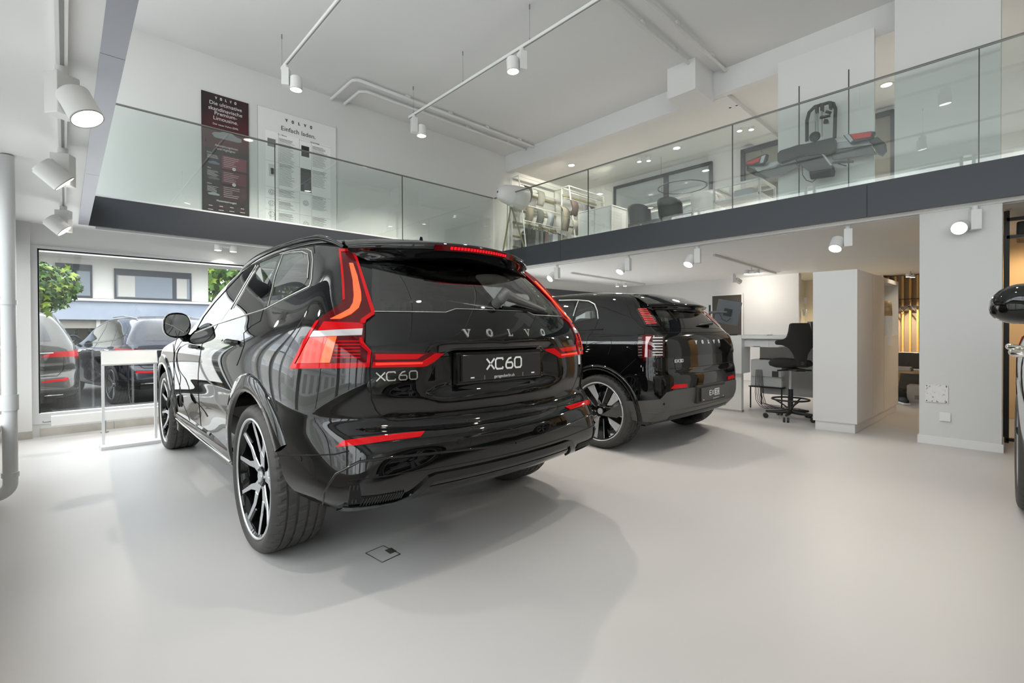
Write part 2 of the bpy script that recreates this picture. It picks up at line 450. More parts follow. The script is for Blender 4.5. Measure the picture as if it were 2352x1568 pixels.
# upper and lower pillars on the right
struct('pillar', MB().box((6.03, .067, 0), (6.45, .625, ZB)), noise_bump(mat('pillar plaster', (.70, .705, .70), .8), 50, .12, .001))
struct('pillar', MB().box((6.12, .082, ZT), (6.6, .83, ZC)), WALL)
struct('baseboard_pillar', MB().box((6.018, .055, 0), (6.46, .637, .075)), WHITEP)
# hanging white panel the bicycle carrier is mounted on
pn = MB().box((6.30, 1.025, ZT+.002), (6.36, 1.962, 4.32)).build('display_wall', WHITEP); tag(pn, 'tall white panel behind the bicycle carrier on the right gallery', 'panel')
for y in (1.735, 1.250): MB().box((6.296, y-.0045, ZT+.01), (6.30, y+.0045, 3.96)).build('mounting_slot', BLK, pn)

# balustrades: every pane a part of its run
def balustrade(name, label, axis, pos, cuts, zt=ZR, rail=None):
    e = empty(name, (0, 0, 0), 0, label, 'balustrade')
    for a, b in zip(cuts[:-1], cuts[1:]):
        a += .004; b -= .004
        A, B_ = ((a, pos+.012, ZT+.002), (b, pos+.022, zt-.012)) if axis == 'x' else ((pos+.012, a, ZT+.002), (pos+.022, b, zt-.012))
        MB().box(A, B_).build('glass_pane', BALG, e)
    for c in cuts[1:-1]:
        A, B_ = ((c-.004, pos+.010, ZT+.002), (c+.004, pos+.024, zt-.012)) if axis == 'x' else ((pos+.010, c-.004, ZT+.002), (pos+.024, c+.004, zt-.012))
        MB().box(A, B_).build('glass_joint', STEEL, e)
    A, B_ = ((cuts[0], pos+.006, zt-.012), (cuts[-1], pos+.028, zt+.006)) if axis == 'x' else ((pos+.006, cuts[0], zt-.012), (pos+.028, cuts[-1], zt+.006))
    MB().box(A, B_, bev=.003).build('handrail', RAILM, e)
    A, B_ = ((cuts[0], pos+.002, ZT), (cuts[-1], pos+.032, ZT+.018)) if axis == 'x' else ((pos+.002, cuts[0], ZT), (pos+.032, cuts[-1], ZT+.018))
    MB().box(A, B_).build('base_rail', rail or GREYF, e)
balustrade('balustrade', 'glass balustrade along the far gallery in front of the posters', 'x', YF, [.193, 2.054, 3.972, XF-.01])
balustrade('balustrade', 'long glass balustrade of the right-hand gallery with thin dark handrail', 'y', XF, [-4.1, -1.95, .214, 2.357, 4.548, YF+.01], rail=ANTHRA)

# ------------------------------------------------------------------ pipes, tracks and lamps
def pipe(pts, r, label, sock=(), group=None):
    mb = MB().tube(pts, r, 20)
    o = mb.build('drain_pipe', PIPEM); tag(o, label, 'pipe', group)
    for (c, ax, rr, h) in sock: MB().cyl(c, rr, h, ax, 24).build('pipe_socket', PIPEM, o)
    return o
def arcpts(c, r, a0, a1, n, plane='xz'):
    return [(c[0]+r*cos(a0+(a1-a0)*k/n), c[1], c[2]+r*sin(a0+(a1-a0)*k/n)) for k in range(n+1)]
px_, py_ = -.262, 4.44
pp = [(px_, py_, 2.235), (px_, py_, 1.0), (px_, py_, .22)] + arcpts((px_-.07, py_, .13), .07, 0, -pi/2, 8) + [(px_-.16, py_, .06), (px_-.24, py_, .06)]
pipe(pp, .036, 'grey floor to ceiling drain pipe by the left windows', (((px_, py_, .60), 'z', .043, .10), ((px_, py_, .17), 'z', .042, .03), ((px_, py_, 1.28), 'z', .041, .03), ((px_, py_, 1.0), 'z', .038, .012)))
MB().cyl((-.50, py_, 1.33), .012, .22, 'x', 10).build('pipe_bracket', PIPEM, bpy.data.objects['drain_pipe'])
# painted conduits on the ceiling
def conduit(pts, label):
    o = MB().tube(pts, .022, 12).build('conduit', mat('painted conduit', (.74, .74, .73), .6)); tag(o, label, 'conduit')
    P = [Vector(p) for p in pts]; a, b = P[-2], P[-1]; d = (b-a); n = int(d.length/1.1)+1
    for k in range(1, n+1):
        c = a + d*(k/(n+.5)); MB().box((c.x-.035, c.y-.035, c.z), (c.x+.035, c.y+.035, ZC-.001), bev=.004).build('conduit_clamp', mat('painted conduit', (.74, .74, .73), .6), o)
conduit([(2.93, YW-.01, ZC-.045), (2.93, 6.30, ZC-.045), (2.98, 6.24, ZC-.045), (6.48, 6.24, ZC-.045)], 'outer painted conduit under the ceiling near the poster wall')
conduit([(3.14, YW-.01, ZC-.045), (3.14, 6.52, ZC-.045), (3.20, 6.46, ZC-.045), (6.48, 6.46, ZC-.045)], 'inner painted conduit under the ceiling, closer to the poster wall')
conduit([(3.3, 2.66, ZC-.045), (6.48, 2.66, ZC-.045)], 'painted conduit beside the ceiling stub, nearer the camera')
conduit([(3.3, 2.92, ZC-.045), (5.95, 2.92, ZC-.045)], 'painted conduit running into the ceiling stub')

SPOTS = []
def spot_light(loc, aim, power, size=1.2, blend=.6, col=(1, .91, .80), r=.045):
    L = bpy.data.lights.new('spot', 'SPOT'); L.energy = power; L.spot_size = size; L.spot_blend = blend; L.color = col; L.shadow_soft_size = r
    o = bpy.data.objects.new('spot_light', L); COL.objects.link(o); o.location = loc
    o.rotation_euler = (Vector(aim)-Vector(loc)).to_track_quat('-Z', 'Y').to_euler(); SPOTS.append(o); return o
def track(a, b, label, z=None, group=None, w=.018, h=.030, dark=True):
    a, b = Vector(a), Vector(b); d = (b-a).normalized(); s = Vector((-d.y, d.x, 0))*w
    M = Matrix.Translation(a) @ Matrix(((d.x, s.x/w, 0, 0), (d.y, s.y/w, 0, 0), (0, 0, 1, 0), (0, 0, 0, 1)))
    L = (b-a).length
    o = MB().box((0, -w, 0), (L, w, h), M=M).build('lighting_track', WHITEF); tag(o, label, 'lighting track', group)
    MB().box((.0, -w*.35, -.0015), (L, w*.35, .001), M=M).build('track_slot', mat('track slot', (.25, .25, .25), .5) if dark else WHITEF, o)
    return o
def suspended(a, b, label, hang):
    o = track(a, b, label)
    for p in hang:
        m = MB().cyl((p[0], p[1], a[2]+.03), .0018, ZC-a[2]-.03, 'z', 6).cyl((p[0], p[1], ZC-.05), .007, .05, 'z', 8).cyl((p[0], p[1], a[2]+.03), .005, .03, 'z', 8)
        m.build('suspension_cable', mat('steel cable', (.3, .3, .3), .4, metal=.6), o)
def track_lamp(pos, aim, label, group=None, scale=1.0, side=(0, 1), power=120, box=True, size=1.4, on=True):
    """driver box hanging from the track with a cylindrical head beside it"""
    P = Vector(pos); s = Vector((side[0], side[1], 0)).normalized()
    e = empty('spotlight', P, 0, label, 'spotlight', group); k = scale
    mb = MB(); ang = atan2(s.y, s.x)
    Mz = Matrix.Rotation(ang, 4, 'Z')
    mb.cyl((0, 0, -.03*k), .02*k, .03*k, 'z', 16)
    mb.box((-.030*k, -.038*k, -.180*k), (.030*k, .038*k, -.03*k), bev=.003*k, M=Mz); mb.build('driver_box', LAMPW, e)
    c = s*(.080*k) + Vector((0, 0, -.150*k)); d = (Vector(aim)-(P+c)).normalized()
    hb = MB().cyl(c-d*.050*k, .050*k, .100*k, d, 32).cyl(c-d*.058*k, .042*k, .009*k, d, 32)
    hb.build('lamp_head', LAMPW, e)
    MB().cyl(s*.02*k+Vector((0, 0, -.150*k)), .012*k, .04*k, s, 12).build('lamp_joint', LAMPW, e)
    t = c+d*.050*k
    mb2 = MB().lathe([(.047*k, 0), (.050*k, 0), (.050*k, .004*k), (.047*k, .004*k)], t, (d, d.orthogonal().normalized(), d.cross(d.orthogonal().normalized())), 32, closed=True)
    mb2.build('lamp_rim', mat('lamp rim', (.35, .35, .33), .4), e)
    MB().cyl(t, .0465*k, .002*k, d, 32).build('lamp_disc', BULB, e)
    if on: spot_light(P+t+d*.012, aim, power, size)
    return e
def ceiling_pair(pos, label, group=None, d=(1, 0), gap=.085, power=60):
    P = Vector(pos); e = empty('spotlight', P, 0, label, 'spotlight', group); s = Vector((d[0], d[1], 0)).normalized(); Mz = Matrix.Rotation(atan2(s.y, s.x), 4, 'Z')
    MB().box((-.075, -.015, -.075), (.075, .015, -.05), M=Mz).cyl((0, 0, -.055), .010, .055, 'z', 12).build('lamp_yoke', LAMPW, e)
    for q in (-1, 1):
        c = s*gap*q; MB().cyl((c.x, c.y, -.115), .042, .07, 'z', 24).build('lamp_head', LAMPW, e); MB().cyl((c.x, c.y, -.117), .036, .002, 'z', 24).build('lamp_disc', BULB, e)
    spot_light(P+Vector((0, 0, -.13)), P+Vector((0, 0, -2)), power, 1.9)
    return e

# left gallery soffit
track((0.0, -2, ZB-.032), (0.0, 6.55, ZB-.032), 'white lighting track recessed in the soffit above the camera, on the left')
track_lamp((0.0, 2.74, ZB-.032), (.9, 1.9, 0), 'large spotlight on the left-hand track, nearest the camera', side=(.5, -.7), power=30, size=1.5, scale=1.15)
track_lamp((0.0, 3.95, ZB-.032), (1.8, 4.0, .3), 'middle spotlight on the left-hand track, tilted', side=(-.45, -1), power=30, scale=1.25)
track_lamp((0.0, 5.75, ZB-.032), (1.7, 5.4, .3), 'farthest spotlight on the left-hand track above the window', side=(-.45, -1), power=25, scale=1.25)
# suspended tracks
TZ = 4.2
suspended((1.90, -3, TZ), (1.90, 5.97, TZ), 'suspended white track in the void, left of the two', [(1.90, 5.97-.0), (1.90, 3.4), (1.90, 1.0)])
suspended((3.68, -3, TZ), (3.68, 6.06, TZ), 'suspended white track in the void, right of the two', [(3.68, 5.95), (3.68, 4.78), (3.68, 3.60), (3.68, 1.5)])
track_lamp((1.90, 5.83, TZ), (1.95, 5.75, 0), 'spotlight at the end of the left suspended track', side=(.8, -.5), power=300, size=2.0, scale=1.35)
track_lamp((3.68, 5.93, TZ), (3.75, 5.8, 0), 'spotlight at the end of the right suspended track', side=(1, -.3), power=300, size=2.0, scale=1.35)
track_lamp((3.68, 3.72, TZ), (3.6, 3.6, 0), 'spotlight midway along the right suspended track', side=(-1, .4), power=200, size=2.0, scale=1.35)
track_lamp((1.90, 1.0, TZ), (1.2, .6, 0), 'spotlight on the left suspended track, above the camera', side=(1, 0), power=100, size=2.0, scale=1.3)
track_lamp((3.68, .6, TZ), (3.2, .4, 0), 'spotlight on the right suspended track, above the free floor', side=(1, 0), power=100, size=2.0, scale=1.3)
# under the edge of the right gallery
track((6.12, -3, ZB-.032), (6.12, 6.4, ZB-.032), 'white track under the edge of the right gallery', dark=False)
for k, (y, px, lab) in enumerate(((5.35, 1225, 'farthest spotlight under the right gallery edge, half hidden by the large car'), (3.95, 1408, 'spotlight under the right gallery edge above the smaller car, aimed left'), (2.88, 1606, 'spotlight under the right gallery edge above the tail of the smaller car'), (1.22, 1972, 'spotlight under the right gallery edge beside the pillar, aimed down'))):
    track_lamp((6.12, y, ZB-.032), (4.6 if k else 3.6, y+.35, 0.0), lab, side=(-.25, 1), power=75, size=2.1, scale=1.25)
e_ = track_lamp((6.0, .24, ZB-.032), (1.6, 0.9, .75), 'glaring spotlight in front of the right pillar, aimed at the camera side', side=(-.3, 1), power=60, size=1.5, scale=1.2)
for a, b, lab in (((7.14, 3.106), (10.4, 3.28), 'track under the right gallery over the reception desk'), ((7.245, 5.968), (10.4, 6.24), 'track under the right gallery behind the smaller car')):
    track((*a, ZB-.032), (*b, ZB-.032), lab, dark=False)
ceiling_pair((8.9, 3.2, ZB-.03), 'double spotlight on the track over the reception desk', d=(.4, -1), power=110)
ceiling_pair((9.2, 6.12, ZB-.03), 'double spotlight on the track behind the smaller car', d=(.4, -1), power=150)
ceiling_pair((1.50, 6.9, ZB-.0), 'double spotlight above the window, under the far gallery', d=(1, 0), power=35)
track_lamp((9.9, 3.9, ZB), (10.8, 3.4, 1.6), 'round spotlight washing the wall behind the monitor', side=(.6, -1), power=32, size=2.6)
ceiling_pair((12.2, 1.4, ZB), 'small spotlight over the bench by the slatted wall', d=(1, -.3), power=220)
# upper right gallery downlights
for k, (x, y, lab) in enumerate(((7.9, 4.75, 'double downlight on the gallery ceiling left of the glass joint'), (7.86, 2.92, 'double downlight on the gallery ceiling beside the white panel'))):
    ceiling_pair((x, y, 4.30 if 0 else 4.37), lab, d=(.6, -1), power=60)
for k, (x, y, lab) in enumerate(((8.0, 4.15, 'flush downlight between the two double ones'), (8.0, 1.17, 'flush downlight between the white panel and the upper pillar'), (7.3, 6.0, 'flush downlight above the clothes racks'), (7.4, .2, 'flush downlight right of the upper pillar'))):
    e = empty('downlight', (x, y, 4.37), 0, lab, 'downlight'); MB().cyl((0, 0, -.012), .075, .012, 'z', 32).build('lamp_ring', LAMPW, e); MB().cyl((0, 0, -.015), .058, .004, 'z', 32).build('lamp_disc', BULB, e)
    spot_light((x, y, 4.34), (x, y, 0), 60, 2.2)
# ------------------------------------------------------------------ car bodies
PAINT = mat('black gloss paint', (.003, .003, .0033), .02, ior=1.62)
GLOSSBLK = mat('gloss black trim', (.004, .004, .004), .05, ior=1.48)
MATBLK = mat('matt black plastic', (.02, .02, .021), .5)
SEAM = mat('dark gap', (.002, .002, .002), .9)
RUBBER = mat('tyre rubber', (.052, .050, .047), .6)
ALLOY = mat('machined alloy', (.70, .71, .73), .33, metal=.75)
CHROME = mat('bright trim', (.9, .88, .84), .12, metal=1)
SATIN = mat('satin silver trim', (.75, .75, .74), .3, metal=1)
REDLENS = mat('red lamp lens', (.62, .002, .006), .05, ior=1.4)
REDDARK = mat('dark red lamp lens', (.10, .001, .003), .04, ior=1.45)
REDGLOW = mat('lit red light guide', (.8, .02, .01), .2, coat=1, emit=(1, .03, .01), es=.75)
ORGGLOW = mat('lit orange light guide', (1, .10, .02), .2, coat=1, emit=(1, .10, .015), es=.75)
CLEARLENS = mat('clear lamp lens', (.75, .72, .74), .12, metal=.3, coat=1)
TINT = thin_glass('tinted car glass', (.30, .30, .29), 1.68, 1.0)
TINT2 = thin_glass('lightly tinted car glass', (.55, .58, .57), 1.5, 1.0)
MIRRORG = mat('mirror glass', (.5, .5, .5), .02, metal=1)
SEATM = mat('dark seat fabric', (.02, .02, .021), .8)
WHITE = mat('white lettering', (.85, .85, .85), .4)
PLATEM = mat('plate black', (.012, .012, .012), .35, coat=.4)

noise_bump(RUBBER, 160, .25, .001)

def hull(rows, nu=5, nv=6, disp=None):
    G = bspline(rows, nu, nv)
    A, B, _ = G.shape
    G[-1, :, 0] = 0; G[:, 0, 0] = 0; G[:, -1, 0] = 0
    if disp: G = disp(G)
    verts = [tuple(G[i, j]) for i in range(A) for j in range(B)]; idx = lambda i, j: i*B+j
    right = {}
    for i in range(A):
        for j in range(B):
            if i == A-1 or j in (0, B-1): right[(i, j)] = idx(i, j)
            else: right[(i, j)] = len(verts); verts.append((-G[i, j, 0], G[i, j, 1], G[i, j, 2]))
    quads = []
    for i in range(A-1):
        for j in range(B-1):
            quads.append((idx(i, j), idx(i+1, j), idx(i+1, j+1), idx(i, j+1)))
            quads.append((right[(i, j)], right[(i, j+1)], right[(i+1, j+1)], right[(i+1, j)]))
    return G, verts, quads, idx, right
def orient_out(verts, quads):
    c = Vector((0, 1.3, .9)); s = 0
    for q in quads[::7]:
        p = [Vector(verts[k]) for k in q]; n = (p[1]-p[0]).cross(p[2]-p[0]); s += 1 if n.dot(p[0]-c) > 0 else -1
    return quads if s > 0 else [q[::-1] for q in quads]
def renormal(o, surf, tol=4e-4):
    me = o.data; cn = []
    bm = bmesh.new(); bm.from_mesh(me); bmesh.ops.triangulate(bm, faces=[f for f in bm.faces if len(f.verts) > 4]); bm.to_mesh(me); bm.free()
    for p in me.polygons: p.use_smooth = True
    cache = {}
    for v in me.vertices:
        loc, n, d = surf.near(v.co); cache[v.index] = (n, d)
    for p in me.polygons:
        for li in p.loop_indices:
            n, d = cache[me.loops[li].vertex_index]
            cn.append(tuple(n) if d < tol and (n.dot(p.normal) > .35 or p.area < 2e-7) else tuple(p.normal))
    me.normals_split_custom_set(cn)
def row(yr, zr, bow, xk, ys, xs, zs, xf, yf, zf, fb=.12):
    """one character line from the rear centre round the corner, along the flank and round to the front centre"""
    z0 = zs[0]
    R = [(0, yr, zr), (-.4*xk, yr+.13*bow, zr), (-.76*xk, yr+.52*bow, zr+(z0-zr)*.3), (-xk, yr+bow, zr+(z0-zr)*.6)]
    R += [(-x, y, z) for x, y, z in zip(xs, ys, zs)]
    R += [(-xf, yf-fb, zf+(zs[-1]-zf)*.4), (-.5*xf, yf-.03, zf), (0, yf, zf)]
    return R
def lsp(v, n): return v if isinstance(v, (list, tuple)) else [v]*n

SLOW = [-.60, -.32, .08, .70, 1.40, 2.10, 2.70, 3.15, 3.42]
def suv_rows():
    T = []
    T.append(row(-.76, .335, .05, .76, SLOW, [.83, .885, .90, .86, .855, .86, .87, .88, .80], [.37, .35, .30, .275, .27, .27, .26, .25, .24], .68, 3.60, .22))
    T.append(row(-.895, .405, .10, .80, SLOW, [.88, .92, .93, .905, .90, .90, .915, .915, .83], [.42, .41, .40, .37, .36, .36, .37, .36, .35], .70, 3.68, .35))
    T.append(row(-.928, .485, .12, .82, SLOW, [.893, .93, .945, .915, .905, .91, .925, .93, .85], [.50]*9, .70, 3.74, .48))
    T.append(row(-.930, .605, .14, .81, SLOW, [.897, .935, .945, .93, .925, .925, .935, .935, .855], [.61]*9, .70, 3.76, .60))
    T.append(row(-.898, .655, .13, .79, SLOW, [.896, .933, .945, .935, .93, .93, .935, .935, .85], [.70]*9, .70, 3.75, .70))
    T.append(row(-.845, .70, .13, .79, SLOW, [.901, .934, .945, .94, .938, .936, .936, .933, .845], [.75, .76, .765, .76, .75, .75, .76, .76, .75], .69, 3.74, .75))
    T.append(row(-.862, .80, .13, .79, SLOW, [.90, .935, .945, .945, .945, .942, .937, .93, .84], [.81, .82, .83, .81, .80, .80, .82, .82, .80], .68, 3.72, .80))
    T.append(row(-.865, .90, .13, .78, SLOW, [.885, .925, .942, .947, .95, .945, .935, .915, .81], [.94, .94, .94, .93, .92, .92, .92, .91, .88], .64, 3.64, .88))
    T.append(row(-.862, 1.03, .14, .76, SLOW, [.865, .90, .918, .922, .925, .92, .905, .87, .74], [1.05, 1.05, 1.05, 1.04, 1.03, 1.01, .99, .96, .93], .58, 3.45, .93))
    T.append(row(-.825, 1.13, .14, .73, [-.57, -.32, .06, .6, 1.25, 1.85, 2.2, 2.42, 2.50], [.835, .86, .865, .868, .868, .862, .85, .80, .70], [1.15, 1.155, 1.155, 1.14, 1.12, 1.10, 1.09, 1.09, 1.09], .56, 2.58, 1.09))
    T.append(row(-.745, 1.27, .15, .665, [-.52, -.33, 0, .5, 1.15, 1.65, 1.95, 2.12, 2.2], [.765, .79, .808, .815, .812, .80, .78, .73, .66], [1.285, 1.29, 1.29, 1.28, 1.27, 1.26, 1.25, 1.25, 1.25], .54, 2.28, 1.25))
    T.append(row(-.60, 1.42, .14, .60, [-.45, -.28, 0, .5, 1.05, 1.45, 1.70, 1.83, 1.9], [.68, .71, .735, .742, .742, .73, .71, .67, .61], [1.42, 1.43, 1.435, 1.44, 1.435, 1.425, 1.42, 1.415, 1.41], .5, 1.99, 1.41))
    T.append(row(-.46, 1.515, .10, .53, [-.34, -.2, .02, .45, .95, 1.3, 1.48, 1.58, 1.64], [.60, .635, .662, .672, .672, .655, .63, .60, .55], [1.515, 1.535, 1.552, 1.565, 1.56, 1.545, 1.53, 1.52, 1.51], .44, 1.75, 1.52))
    T.append(row(-.36, 1.565, .06, .43, [-.26, -.14, .05, .45, .9, 1.2, 1.38, 1.46, 1.52], [.49, .52, .55, .56, .56, .54, .52, .49, .45], [1.57, 1.59, 1.605, 1.62, 1.615, 1.60, 1.585, 1.575, 1.565], .36, 1.6, 1.575))
    T.append(row(-.28, 1.59, .04, .24, [-.20, -.08, .1, .45, .85, 1.12, 1.28, 1.36, 1.40], [.27, .29, .30, .31, .31, .30, .29, .27, .25], [1.60, 1.618, 1.635, 1.65, 1.645, 1.63, 1.61, 1.60, 1.595], .2, 1.46, 1.60))
    T.append([(0, y, z) for y, z in zip([-.24, -.23, -.21, -.18, -.15, -.04, .12, .45, .83, 1.08, 1.22, 1.29, 1.32, 1.34, 1.36, 1.37], [1.6, 1.602, 1.604, 1.606, 1.608, 1.625, 1.642, 1.657, 1.652, 1.637, 1.62, 1.612, 1.608, 1.606, 1.604, 1.603])])
    return np.array(T)
def sstep(a, b, x):
    t = np.clip((x-a)/(b-a), 0, 1); return t*t*(3-2*t)
def suv_disp(G):
    """the recess round the number plate and the pressed steps of the tailgate and bumper"""
    x, y, z = G[..., 0], G[..., 1], G[..., 2]
    rear = y < -.6
    ax = np.abs(x)
    k = (1-sstep(.36, .44, ax + (z-.9)*.25))*sstep(.80, .835, z)*(1-sstep(1.0, 1.03, z))
    G[..., 1] = np.where(rear, y + .038*k, y)
    return G

def cam_cast(surf, loc, rz=0):
    """sight lines of the photograph, expressed in the car's own axes"""
    R = Matrix.Rotation(-rz, 3, 'Z'); o = R @ (CAMPOS-Vector(loc))
    return lambda x, y: surf.cast(o, R @ ray(x, y))
def rear_cast(surf, y0=-3): return lambda x, z: surf.cast((x, y0, z), (0, 1, 0))
def side_cast(surf, x0=-3): return lambda y, z: surf.cast((x0, y, z), (1, 0, 0))
def C(ox, oy, s, pts): return [(ox+x/s, oy+y/s) for x, y in pts]

def arch_outline(yc, r, rear, zc=.365, slant=True):
    """outline of a wheel arch in the (y, z) plane"""
    pts = []
    for k in range(41):
        a = pi*(k/40)*1.12 - .06*pi
        pts.append((yc + r*cos(a), zc + r*sin(a)))
    if rear and slant: pts = [p for p in pts if not (p[0] < yc-r*.8 and p[1] < .47)] + [(yc-.455, .44), (yc-.535, .395), (yc-.60, .375), (yc-.66, .33), (yc-.72, .2)]
    return pts + [(pts[-1][0], .05), (pts[0][0], .05)]
def closest2(poly, p):
    best = None
    for i in range(len(poly)):
        a, b = Vector(poly[i-1]), Vector(poly[i]); ab = b-a; t = max(0, min(1, (p-a).dot(ab)/max(1e-12, ab.length_squared))); q = a+ab*t; d = (q-p).length
        if best is None or d < best[0]: best = (d, q)
    return best[1]
def inside2(poly, x, y):
    c = False; n = len(poly); j = n-1
    for i in range(n):
        yi, yj = poly[i][1], poly[j][1]
        if (yi > y) != (yj > y) and x < (poly[j][0]-poly[i][0])*(y-yi)/(yj-yi)+poly[i][0]: c = not c
        j = i
    return c
def punch(bm, surf, poly, proj, cast, mirror=True, rounds=2):
    """open a hole of the given outline in the body sheet: refine round the outline, drop what lies inside, fit the rim to the outline"""
    x0, x1 = min(p[0] for p in poly), max(p[0] for p in poly); y0, y1 = min(p[1] for p in poly), max(p[1] for p in poly)
    for sd in ((1, -1) if mirror else (1,)):
        def flag(v):
            uv = proj(Vector((v.co.x*sd, v.co.y, v.co.z)))
            if uv is None or not (x0 <= uv[0] <= x1 and y0 <= uv[1] <= y1): return False
            return inside2(poly, uv[0], uv[1])
        for k in range(rounds):
            ins = {v for v in bm.verts if flag(v)}
            ed = {e for f in bm.faces if 0 < sum(v in ins for v in f.verts) < len(f.verts) for e in f.edges}
            old = set(bm.verts)
            bmesh.ops.subdivide_edges(bm, edges=list(ed), cuts=2, use_grid_fill=True)
            for v in bm.verts:
                if v not in old: v.co = surf.near(v.co)[0]
            bmesh.ops.triangulate(bm, faces=[f for f in bm.faces if len(f.verts) > 4])
        ins = {v for v in bm.verts if flag(v)}
        dead = [f for f in bm.faces if all(v in ins for v in f.verts)]
        bmesh.ops.delete(bm, geom=dead, context='FACES')
        for v in list(bm.verts):
            if v.is_valid and v in ins and v.link_faces:
                uv = proj(Vector((v.co.x*sd, v.co.y, v.co.z))); q = closest2(poly, Vector(uv)); h = cast(q.x, q.y)
                if h: v.co = Vector((h[0].x*sd, h[0].y, h[0].z))
        bmesh.ops.delete(bm, geom=[v for v in bm.verts if not v.link_faces], context='VERTS')
def pix_proj(loc, rz=0):
    R = Matrix.Rotation(rz, 3, 'Z'); L_ = Vector(loc)
    def f(p):
        if p.x > -.4: return None
        w = R @ p + L_ - CAMPOS; d = w.dot(_f2)
        return (1176+F_PX*w.dot(_r3)/d, CYP-F_PX*w.dot(_u3)/d)
    return f
side_proj = lambda p: (p.y, p.z) if p.x < -.5 else None
rear_proj = lambda p: (p.x, p.z) if p.y < -.05 else None
front_proj = lambda p: (p.x, p.z) if p.y > 1.2 else None
def open_body(body, surf, holes):
    bm = bmesh.new(); bm.from_mesh(body.data)
    for poly, proj, cast, mir in holes: punch(bm, surf, poly, proj, cast, mir)
    bm.to_mesh(body.data); bm.free(); renormal(body, surf)

# ---- wheels: local x points out of the car
def tyre_mesh(R, ri, w):
    h = w/2; prof = [(ri, h-.02), (ri+.006, h-.006), (ri+.02, h+.001), ((R+ri)/2, h+.006), (R-.022, h-.001), (R-.008, h-.016)]
    gr = [(-.62, .008), (-.23, .010), (.20, .010), (.60, .008)]
    xs = h-.026
    pr = []
    x = xs; pr.append((R-.004, xs))
    for g, gw in sorted([(q*h*.92, v) for q, v in gr], reverse=True):
        pr += [(R-.0005, g+gw/2+.001), (R-.009, g+gw/2), (R-.009, g-gw/2), (R-.0005, g-gw/2-.001)]
    pr.append((R-.004, -xs))
    prof += pr
    prof += [(R-.008, -h+.016), (R-.022, -h+.001), ((R+ri)/2, -h-.006), (ri+.02, -h-.001), (ri, -h+.02)]
    n = 210; mb = MB(); mb.lathe(prof, axis='x', n=n)
    # lateral cuts in the tread: every fifth step of the ring is sunk, staggered from rib to rib
    for i, (r, x) in enumerate(prof):
        if r < R-.0085: continue
        sh = int(round(x/w*14))
        for k in range(n):
            if (k+sh) % (5 if abs(x) > h*.55 else 7) == 0:
                v = mb.v[i*n+k]; q = (r-.0055)/r; mb.v[i*n+k] = (v[0], v[1]*q, v[2]*q)
    mb.sm = [abs(sqrt(mb.v[f[0]][1]**2+mb.v[f[0]][2]**2)) < R-.02 for f in mb.f]
    return mb.mesh('tyre')
def spoke(mb, pts, xf, xb, face=0, side=1, bevel=.005):
    """pts: closed outline in (y, z), front face at xf(r) machined, sides black going back to xb"""
    n = len(pts); c = (sum(p[0] for p in pts)/n, sum(p[1] for p in pts)/n)
    X = lambda p: xf(sqrt(p[0]**2+p[1]**2))
    ins = []
    for p in pts:
        d = Vector((c[0]-p[0], c[1]-p[1])); d = d.normalized()*min(bevel, d.length*.3); ins.append((p[0]+d.x, p[1]+d.y))
    F = [(X(p), p[0], p[1]) for p in ins]; E = [(X(p)-bevel*.8, p[0], p[1]) for p in pts]; Bk = [(xb, p[0]*.99, p[1]*.99) for p in pts]
    mb.add(F, [tuple(range(n))], face)
    mb.add(F+E, [(i, (i+1) % n, n+(i+1) % n, n+i) for i in range(n)], face)
    mb.add(E+Bk, [(i, (i+1) % n, n+(i+1) % n, n+i) for i in range(n)], side)
def rotp(pts, a): return [(p[0]*cos(a)-p[1]*sin(a), p[0]*sin(a)+p[1]*cos(a)) for p in pts]
